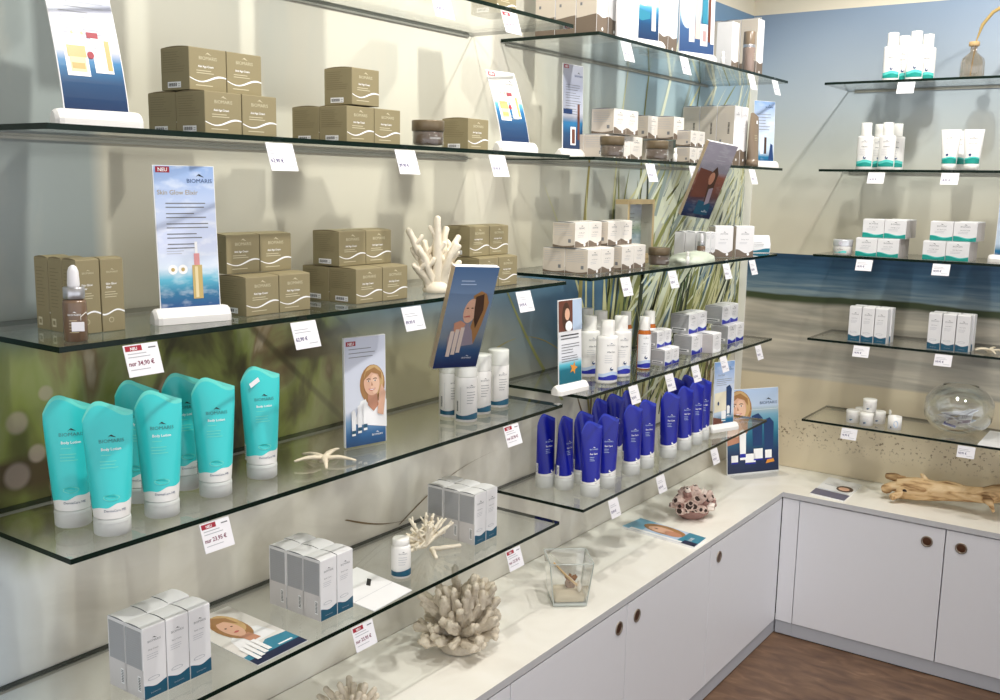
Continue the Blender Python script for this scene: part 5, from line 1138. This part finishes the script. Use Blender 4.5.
for lv, y, l in ((0, -1.513, 'below the folded white card, top short shelf'), (0, -1.187, 'under the wide product family sign'), (0, -0.710, 'under the brown mist bottle'), (0, -0.505, 'at the far end of the top short shelf'),
    (1, -1.359, 'under the second frosted jar'), (1, -1.096, 'left of the dark tilted leaflets'), (1, -0.987, 'half hidden by the dark leaflets'), (1, -0.657, 'under the tall brown tube'),
    (2, -1.472, 'under the taupe-waved cartons, third short shelf'), (2, -1.200, 'under the pale green stone'), (2, -0.824, 'under the upright taupe-waved cartons'), (2, -0.612, 'under the white pouch'),
    (3, -1.404, 'under the white oval bottles'), (3, -1.189, 'under the small blue-waved cartons'), (3, -1.015, 'under the middle blue-waved stack'), (3, -0.807, 'before the sun care sign top'), (3, -0.513, 'at the far end of the fourth short shelf'),
    (4, -1.492, 'under the near blue tubes'), (4, -1.217, 'above the barnacle cluster'), (4, -0.840, 'at the far end of the lowest short shelf')):
    ltag(pts_[q % 3], lv, y, 'white price tag '+l); q += 1
for lv, x, l in ((0, 0.640, 'under the bottles of the top back shelf'), (1, 0.569, 'under the bottles of the second back shelf'), (1, 0.796, 'under the two green-waved tubes'), (2, 0.552, 'under the left green-waved block'), (2, 0.794, 'under the right green-waved block'),
    (3, 0.564, 'under the left slim carton trio'), (3, 0.825, 'under the right slim carton trio'), (4, 0.545, 'under the little white jars'), (4, 0.919, 'under the glass bowl')):
    place(pcs[q % 2], (x, -.2823, ZL[lv]-.0056), -PI/2, 'white price tag '+l, 'price tags'); q += 1

# ------------------------------------------------------------------ natural finds and decoration
mat('coral_cream', (208, 197, 178), .8, vary=.22, scale=140, bump=1.0); mat('coral_white', (236, 226, 206), .75, vary=.08, scale=80, bump=.5); mat('starfish_bone', (222, 210, 186), .8, vary=.1, scale=120, bump=.6)
mat('barnacle_pale', (206, 182, 172), .75, vary=.3, scale=160, bump=.8); mat('barnacle_white', (232, 220, 210), .75, vary=.2, scale=160, bump=.8); mat('barnacle_mauve', (150, 116, 108), .75, vary=.35, scale=160, bump=.8); mat('barnacle_dark', (48, 34, 28), .9)
mat('sand_grain', (214, 200, 172), .9, vary=.15, scale=500); mat('shell_brown', (140, 100, 66), .5, vary=.35, scale=90); mat('shell_white', (238, 230, 216), .45, vary=.08); mat('quill_wood', (206, 176, 130), .6)
mat('stone_green', (206, 214, 196), .6, vary=.12, scale=30, bump=.3); mat('frame_wood', (206, 182, 138), .5, vary=.1, scale=30); mat('frame_side', (204, 198, 182), .5); mat('dry_plant', (176, 150, 92), .8, vary=.2, scale=200); mat('cork', (200, 168, 120), .8)
m, nt, b, vec, o = blank('driftwood', 0.7, .3)
n1 = texnoise(nt, vec, 14, 8, (.5, 3, 3), (0, 0, 0), 1.5); r = ramp(nt, [(.28, (96, 66, 42)), (.38, (160, 124, 84)), (.5, (206, 172, 126)), (.75, (228, 202, 162))]); nt.links.new(n1, r.inputs[0]); nt.links.new(r.outputs[0], b.inputs['Base Color'])
bp = nt.nodes.new('ShaderNodeBump'); bp.inputs['Strength'].default_value = .6; bp.inputs['Distance'].default_value = .004; nt.links.new(n1, bp.inputs['Height']); nt.links.new(bp.outputs[0], b.inputs['Normal'])
def taper(p0, p1, r0, r1, k=8, bend=(0, 0, 0), nz=.25, nf=70, mt='coral_cream', mb=None, tip=True, n=10, flat=1.0):
    p0, p1, bd = Vector(p0), Vector(p1), Vector(bend); P, Rr = [], []
    for i in range(k+1):
        t = i/k; P.append(p0.lerp(p1, t)+bd*math.sin(PI*t)); Rr.append(r0+(r1-r0)*t)
    if tip:
        d = (P[-1]-P[-2]).normalized(); e = Rr[-1]
        P += [P[-1]+d*e*.5, P[-1]+d*e*.85]; Rr += [e*.82, e*.35]
    mb.tube(P, Rr, n, mt, nz=nz, nf=nf, flat=flat)

# big cream coral on the worktop
rr = random.Random(21); C_ = MB()
for i in range(64):
    a = rr.uniform(0, 2*PI); e = rr.uniform(.0, 1.35); L_ = rr.uniform(.085, .125) if e > .6 else rr.uniform(.075, .10)
    d = Vector((math.cos(a)*math.cos(e)*.95, math.sin(a)*math.cos(e)*1.0, math.sin(e)*1.15)); p0 = Vector((d.x*.012, d.y*.012, .016+d.z*.01)); p1 = p0+d*L_
    p1.z = max(p1.z, .014); taper(p0, p1, rr.uniform(.008, .012), rr.uniform(.0065, .012), 9, (rr.uniform(-.012, .012), rr.uniform(-.012, .012), .006), .9, 120, 'coral_cream', C_, flat=.8)
    if rr.random() < .7:
        q = p0.lerp(p1, .6); d2 = (d+Vector((rr.uniform(-.8, .8), rr.uniform(-.8, .8), rr.uniform(0, .6)))).normalized(); q2 = q+d2*.035; q2.z = max(q2.z, .012); taper(q, q2, .009, .0085, 4, (0, 0, 0), .6, 95, 'coral_cream', C_)
C_.lathe([(.045, 0.002), (.05, .008), (.04, .022), (.001, .03)], 16, 'coral_cream')
o = C_.build('coral', None, (.176, -2.005, CT+.001), .4); o.scale = (1, 1, 1.1); tag(o, 'big cream finger coral standing on the worktop under the lowest shelf end', 'coral')
# second coral cut by the lower border
C_ = MB()
for i in range(24):
    a = rr.uniform(0, 2*PI); e = rr.uniform(.3, 1.3); d = Vector((math.cos(a)*math.cos(e), math.sin(a)*math.cos(e), math.sin(e))); p0 = Vector((d.x*.01, d.y*.01, .012)); taper(p0, p0+d*rr.uniform(.05, .075), .007, .006, 5, (0, 0, 0), .5, 95, 'coral_cream', C_)
o = C_.build('coral', None, (0.203, -2.391, CT+.0006), 0); tag(o, 'small cream coral on the worktop, only its tips above the bottom border', 'coral')
# white coral hand on the third shelf
C_ = MB()
tips = [(-.060, .125), (-.038, .085), (-.022, .100), (-.004, .150), (.012, .085), (.022, .128), (.034, .098), (.050, .110), (-.050, .055), (.045, .060), (.0, .09)]
for i, (a, h) in enumerate(tips):
    dx = .02*math.sin(i*2.4); base = Vector((0, a*.25, .006)); t_ = Vector((dx, a, h)); taper(base, t_, .012, .0062, 9, (0, -a*.12, 0), .5, 130, 'coral_white', C_)
    for k in range(2):
        q = base.lerp(t_, .5+.22*k); s_ = 1 if (i+k) % 2 else -1; taper(q, q+Vector((.008*s_, .013*s_, .022)), .006, .0045, 4, (0, 0, 0), .5, 130, 'coral_white', C_)
C_.lathe([(.028, 0), (.030, .006), (.018, .02), (.001, .026)], 14, 'coral_white')
o = C_.build('coral', None, (.215, -2.147, TOP[2]+.0004), math.radians(-35)); tag(o, 'white branching coral like a hand, left of the tilted blue leaflets', 'coral')
# delicate coral on the lowest shelf
C_ = MB(); rr = random.Random(5)
for i in range(20):
    a = -1.5+3.0*i/19; L_ = rr.uniform(.055, .085); d = Vector((rr.uniform(-.35, .35), math.sin(a)*.9, abs(math.cos(a))*.8+.08)); p0 = Vector((0, 0, .008)); p1 = p0+d*L_; taper(p0, p1, .0055, .003, 6, (0, 0, .004), .5, 150, 'coral_white', C_, n=7)
    for k in range(3):
        q = p0.lerp(p1, .45+.18*k); taper(q, q+Vector((rr.uniform(-.012, .012), rr.uniform(-.014, .014), rr.uniform(.006, .016))), .0032, .0022, 3, (0, 0, 0), .4, 150, 'coral_white', C_, n=6)
taper((.02, .0, .006), (.055, .055, .006), .006, .004, 7, (0, 0, 0), .4, 150, 'coral_white', C_); taper((.02, 0, .006), (.06, -.035, .006), .006, .004, 7, (0, 0, 0), .4, 150, 'coral_white', C_)
taper((-.01, -.03, .006), (.0, -.085, .022), .005, .003, 6, (0, 0, .004), .4, 150, 'coral_white', C_, n=7)
o = C_.build('coral', None, (.150, -2.101, TOP[4]+.0004), 0); tag(o, 'small white lacy coral right behind the small white bottle on the lowest shelf', 'coral')
# starfish
def starfish(name, R, c, z, rz, label, droop=.004):
    S = MB(); cen = Vector((0, 0, .007))
    for i in range(5):
        a = i*2*PI/5+.1*math.sin(i*3); p1 = Vector((math.cos(a)*R, math.sin(a)*R, .0045+.006*(i % 2))); taper(cen, p1, .0072, .0026, 9, (0, 0, droop), .35, 260, 'starfish_bone', S, n=8, flat=.75)
    S.lathe([(.009, .001), (.0105, .005), (.007, .0115), (.001, .013)], 12, 'starfish_bone')
    return tag(S.build(name, None, (c[0], c[1], z+.0004), rz), label, 'starfish')
starfish('starfish', .058, (.205, -2.463), TOP[3], .6, 'bone-white dried starfish lying left of the smiling woman sign')
starfish('starfish', .055, (0.946, -.20), TOP[3], .2, 'white starfish at the right border of the fourth back shelf')
# barnacle cluster
B_ = MB(); rr = random.Random(9)
for i in range(58):
    a = rr.uniform(0, 2*PI); e = rr.uniform(-.1, 1.45); d = Vector((math.cos(a)*math.cos(e)+rr.uniform(-.25, .25), math.sin(a)*math.cos(e)+rr.uniform(-.25, .25), math.sin(e)+rr.uniform(-.1, .2))).normalized()
    c0 = Vector((math.cos(a)*math.cos(e)*.034, math.sin(a)*math.cos(e)*.050, .040+math.sin(e)*.030)); L_ = rr.uniform(.016, .040); r0 = rr.uniform(.010, .017); r1 = r0*rr.uniform(.55, .85); mt = rr.choice(['barnacle_pale', 'barnacle_mauve', 'barnacle_pale', 'barnacle_white'])
    p1 = c0+d*L_
    if p1.z < .018 or c0.z < .014: continue
    up = d.cross(Vector((0, 0, 1))).normalized() if abs(d.z) < .95 else Vector((1, 0, 0)); vv = d.cross(up); n = 14; rings = []
    for h, rr_ in ((0, 1), (.35, 1.0), (.75, .9), (1.0, r1/r0), (.97, r1/r0*.78), (.72, r1/r0*.6)):
        rings.append([tuple(c0+d*L_*h+(up*math.cos(2*PI*k/n)+vv*math.sin(2*PI*k/n))*r0*rr_*(1.09 if k % 2 else .91)+(d*.002*(k % 3-1) if h == 1.0 else d*0)) for k in range(n)])
    B_.loft(rings[:5], mt, smooth=False, caps=False); B_.loft(rings[4:], 'barnacle_dark', smooth=False)
B_.loft([[(math.cos(t)*.046*k, math.sin(t)*.062*k, z) for t in [2*PI*q/14 for q in range(14)]] for k, z in ((.6, .0), (.9, .014), (1, .036), (.8, .062), (.3, .074))], 'barnacle_mauve')
o = B_.build('barnacle_cluster', None, (0.205, -0.796, CT+.0006), -.6); tag(o, 'pinkish brown cluster of barnacle shells on the worktop before the corner poster', 'shell')
# driftwood
Dw = MB(); P, Rr = [], []
for i in range(27):
    t = i/26; P.append((-.33+.78*t, -.010*math.sin(t*5)+.02*t, .034+.044*min(1, t*2.2)**1.3-.02*max(0, t-.75)+.005*math.sin(t*14))); Rr.append(.029*(1+.20*math.sin(t*11+1))+.003*math.sin(t*37))
Dw.tube(P, Rr, 18, 'driftwood', nz=.45, nf=16)
for p0, p1, r0, r1 in (((-.31, 0, .035), (-.37, -.025, .030), .026, .014), ((-.31, 0, .05), (-.375, .01, .062), .018, .008), ((-.29, -.01, .03), (-.335, -.05, .018), .018, .012), ((-.30, .01, .03), (-.34, .04, .02), .016, .010), ((-.05, -.02, .055), (-.02, -.05, .03), .014, .006), ((.18, -.02, .05), (.24, -.07, .06), .016, .007), ((-.24, 0, .06), (-.26, -.005, .088), .010, .004), ((.02, .0, .075), (.05, -.01, .105), .012, .005)):
    taper(p0, p1, r0, r1, 6, (0, 0, .006), .6, 40, 'driftwood', Dw, n=12)
for c0, r_ in (((-.300, -.034, .040), .009), ((-.322, -.030, .022), .007), ((-.262, -.030, .055), .006)): Dw.lathe([(r_, c0[2]-.004), (r_*1.1, c0[2]), (r_*.6, c0[2]+.004)], 10, 'barnacle_dark', c=(c0[0], c0[1]))
o = Dw.build('driftwood', None, (1.014+.012, -.17, CT+.004), 0); o.scale = (1, 1.1, 1.15); tag(o, 'long gnarled brown driftwood branch lying on the right worktop', 'driftwood')
# square glass vase with sand and shells
mat('glass_rim', (186, 192, 186), .15, vary=.05)
V = empty('glass_vase', (0.230, -1.616, CT+.0006), .72); g = MB(); H = .118
def sq(h, z, r=.006):
    out = []
    for cx, cy, a0 in ((1, 1, 0), (-1, 1, 90), (-1, -1, 180), (1, -1, 270)):
        for k in range(4): a = math.radians(a0+30*k); out.append((cx*(h-r)+r*math.cos(a), cy*(h-r)+r*math.sin(a), z))
    return out
g.loft([sq(.040, .0), sq(.044, .004), sq(.0575, H), sq(.0545, H), sq(.041, .010), sq(.038, .009)], 'vase_glass', smooth=False)
for cx, cy in ((1, 1), (-1, 1), (-1, -1), (1, -1)): g.tube([(cx*.0425, cy*.0425, .002), (cx*.0555, cy*.0555, H)], [.0016, .0016], 6, 'glass_rim')
g.loft([sq(.0572, H-.0006), sq(.0578, H), sq(.0572, H+.0012), sq(.0545, H+.0012), sq(.0542, H)], 'glass_rim', caps=False); g.loft([sq(.0402, -.0), sq(.0442, .001), sq(.0450, .0085), sq(.041, .0095)], 'glass_rim'); g.build('glass_body', V)
s_ = MB(); s_.loft([sq(.038, .0102), sq(.0405, .022), sq(.030, .030), sq(.012, .034)], 'sand_grain'); s_.build('sand', V)['kind'] = 'stuff'
s_ = MB(); rr = random.Random(3)
for i in range(15): a = rr.uniform(0, 6.28); d = Vector((math.cos(a), math.sin(a), rr.uniform(.1, 1.2))).normalized(); taper((.008, .006, .050), Vector((.008, .006, .050))+d*.019, .009, .003, 3, (0, 0, 0), .3, 120, 'shell_brown', s_, n=7)
s_.lathe([(.012, .032), (.015, .044), (.010, .056), (.001, .060)], 12, 'shell_brown', c=(.008, .006)); tag(s_.build('sea_snail', None, V.location, .72), 'spiky brown snail shell inside the square glass vase', 'shell')
s_ = MB(); s_.loft([[(.006*math.cos(t)*k+.026, -.020+.014*math.sin(t)*k, .030+z) for t in [2*PI*q/12 for q in range(12)]] for k, z in ((.3, 0), (1, .010), (1, .020), (.4, .030))], 'shell_white'); tag(s_.build('scallop_shell', None, V.location, .72), 'white shell leaning inside the square glass vase', 'shell')
s_ = MB(); s_.tube([(.032, -.022, .038), (-.008, -.024, .075), (-.042, -.026, .112)], [.0028, .0030, .0026], 8, 'quill_wood'); s_.tube([(.034, -.017, .038), (-.006, -.018, .074), (-.040, -.020, .108)], [.0022, .0024, .002], 8, 'shell_white'); tag(s_.build('wooden_spatula', None, V.location, .72), 'thin wooden stick leaning out of the square glass vase', 'stick')
tag(V, 'square clear glass vase flaring upward, with sand and shells inside', 'vase')
# ribbed vase with dried stem
V = empty('ribbed_vase', (0.815, -.20, TOP[0]+.0004)); g = MB(); n = 48
def ribr(R, z): return [((R+(.0014 if k % 4 < 2 else -.0008))*math.cos(2*PI*k/n), (R+(.0014 if k % 4 < 2 else -.0008))*math.sin(2*PI*k/n), z) for k in range(n)]
g.loft([ribr(.032, 0), ribr(.0345, .004), ribr(.0345, .050), ribr(.031, .062), ribr(.018, .074), ribr(.0085, .082), ribr(.0085, .100), ribr(.0125, .106)], 'ribbed_glass', caps=False); g.lathe([(.001, .001), (.032, .001)], 24, 'ribbed_glass', caps=False); g.build('glass_body', V)
g = MB(); g.lathe([(.014, .100), (.016, .102), (.016, .112), (.014, .114)], 24, 'cork', caps=True); g.build('raffia_collar', V); tag(V, 'ribbed beige glass vase on the top back shelf', 'vase')
s_ = MB(); P = [(-.004, 0, .010), (0, 0, .06), (.006, 0, .12), (.020, 0, .165), (.046, 0, .200), (.085, 0, .222), (.13, 0, .235)]; s_.tube(P, [.0015, .0016, .002, .005, .0055, .005, .002], 8, 'dry_plant', nz=.5, nf=160)
for i in range(60):
    t = rr.uniform(2.6, 5.9); k = int(t); p = Vector(P[k]).lerp(Vector(P[min(k+1, 6)]), t-k); a = rr.uniform(0, 6.28); taper(p, p+Vector((.006*math.cos(a), .006*math.sin(a), rr.uniform(-.002, .007))), .0014, .0006, 2, (0, 0, 0), .2, 100, 'dry_plant', s_, n=5)
tag(s_.build('dried_plant_stem', None, V.location), 'dried plant stem bending out of the ribbed vase', 'plant')
# glass bowl with sachets
V = empty('glass_bowl', (0.861, -.15, TOP[4]+.0004)); g = MB(); R = .112
def bprof(k, n=16): return [(R*k*math.sin(t)*1.0, .0835+(R*.80*k)*(-math.cos(t))) for t in [math.radians(22+ (150-22)*i/n) for i in range(n+1)]]
g.lathe([(.001, .0)]+[(.036, .0)]+bprof(1.0), 48, 'bowl_glass', caps=False); g.lathe(bprof(.975), 48, 'bowl_glass', caps=False)
top = bprof(1.0)[-1]; g.tube([(top[0]*math.cos(a), top[0]*math.sin(a), top[1]) for a in [2*PI*i/32 for i in range(33)]], [.0018]*33, 6, 'bowl_glass'); g.build('glass_body', V); tag(V, 'round clear glass bowl on the lowest back shelf', 'bowl')
rr = random.Random(8)
for i in range(9):
    s_ = MB(); s_.cbox(-.030, .030, -.021, .021, -.0012, .0012, .0006, 'paper_white'); f = lambda a, b, o: (a, b, .0012+o); s_.rect2(-.029, -.012, -.020, .020, f, .0003, ['sky_print', 'royal_blue', 'photo_mauve'][i % 3]); s_.lines2(-.006, .024, .010, .006, 3, .0012, f, .0003, 'ink_grey', i)
    a = i*2.4; o = s_.build('sample_sachet', None, (V.location.x+.030*math.cos(a), V.location.y+.024*math.sin(a), V.location.z+.026+.006*i)); o.rotation_euler = (rr.uniform(-.5, .5), rr.uniform(-.5, .5), rr.uniform(0, 6)); tag(o, 'sample sachet in the heap inside the glass bowl', 'sachet', 'sample sachets in the glass bowl')
# pale green stone
S = MB(); rings = []
for j in range(9):
    ph = PI*.5*j/8; ring = []
    for k in range(24):
        a = 2*PI*k/24; v = Vector((.040*math.cos(a)*math.cos(ph), .125*math.sin(a)*math.cos(ph), .030*math.sin(ph))); v *= 1+.35*noise.noise(v*28); v.z = max(v.z, 0); ring.append(tuple(v))
    rings.append(ring)
S.loft(rings, 'stone_green'); tag(S.build('flat_stone', None, (.235, -0.959, TOP[2]+.0006), 0), 'pale green flat stone lying before the slim serum cartons', 'stone')
# wooden box frame against the wall
F_ = empty('picture_frame', (.050, -0.980, TOP[2]+.0004)); W, H, Dp, t = .175, .180, .042, .014
b_ = MB(); b_.box(-Dp/2, Dp/2, -W/2, W/2, 0, t, 'frame_wood'); b_.box(-Dp/2, Dp/2, -W/2, W/2, H-t, H, 'frame_wood'); b_.box(-Dp/2, Dp/2, -W/2, -W/2+t, t, H-t, {'*': 'frame_side', '+x': 'frame_wood'}); b_.box(-Dp/2, Dp/2, W/2-t, W/2, t, H-t, {'*': 'frame_side', '+x': 'frame_wood'}); b_.build('wooden_frame', F_)
grad_mat('picture_sea', [(0, (206, 214, 220)), (.35, (160, 186, 196)), (.5, (150, 172, 140)), (.62, (200, 208, 196)), (.85, (190, 200, 212)), (1, (180, 190, 206))], .014, .166, .4, .3)
b_ = MB(); b_.box(-Dp/2+.001, -Dp/2+.004, -W/2+t, W/2-t, t, H-t, 'picture_sea'); f = surf_front(-Dp/2+.004); b_.lines2(-.04, .04, .135, .012, 6, .0016, f, .0004, 'ink_grey', 4, 'C'); b_.build('picture', F_)
b_ = MB(); b_.box(Dp/2-.006, Dp/2-.005, -W/2+t, W/2-t, t, H-t, 'acrylic'); b_.build('glass_front', F_); tag(F_, 'pale wooden box frame with a seascape, standing against the wall behind taupe-waved cartons', 'picture frame')

for i, (y, w) in enumerate(((-2.80, 'first'), (-2.735, 'second'), (-2.46, 'third'), (-2.40, 'fourth'))):
    place(tl, (.20, y, TOP[0]+.0004), 0, 'tall taupe-banded carton on the top long shelf above the view, '+w+' from the near end', 'tall cartons above the view')
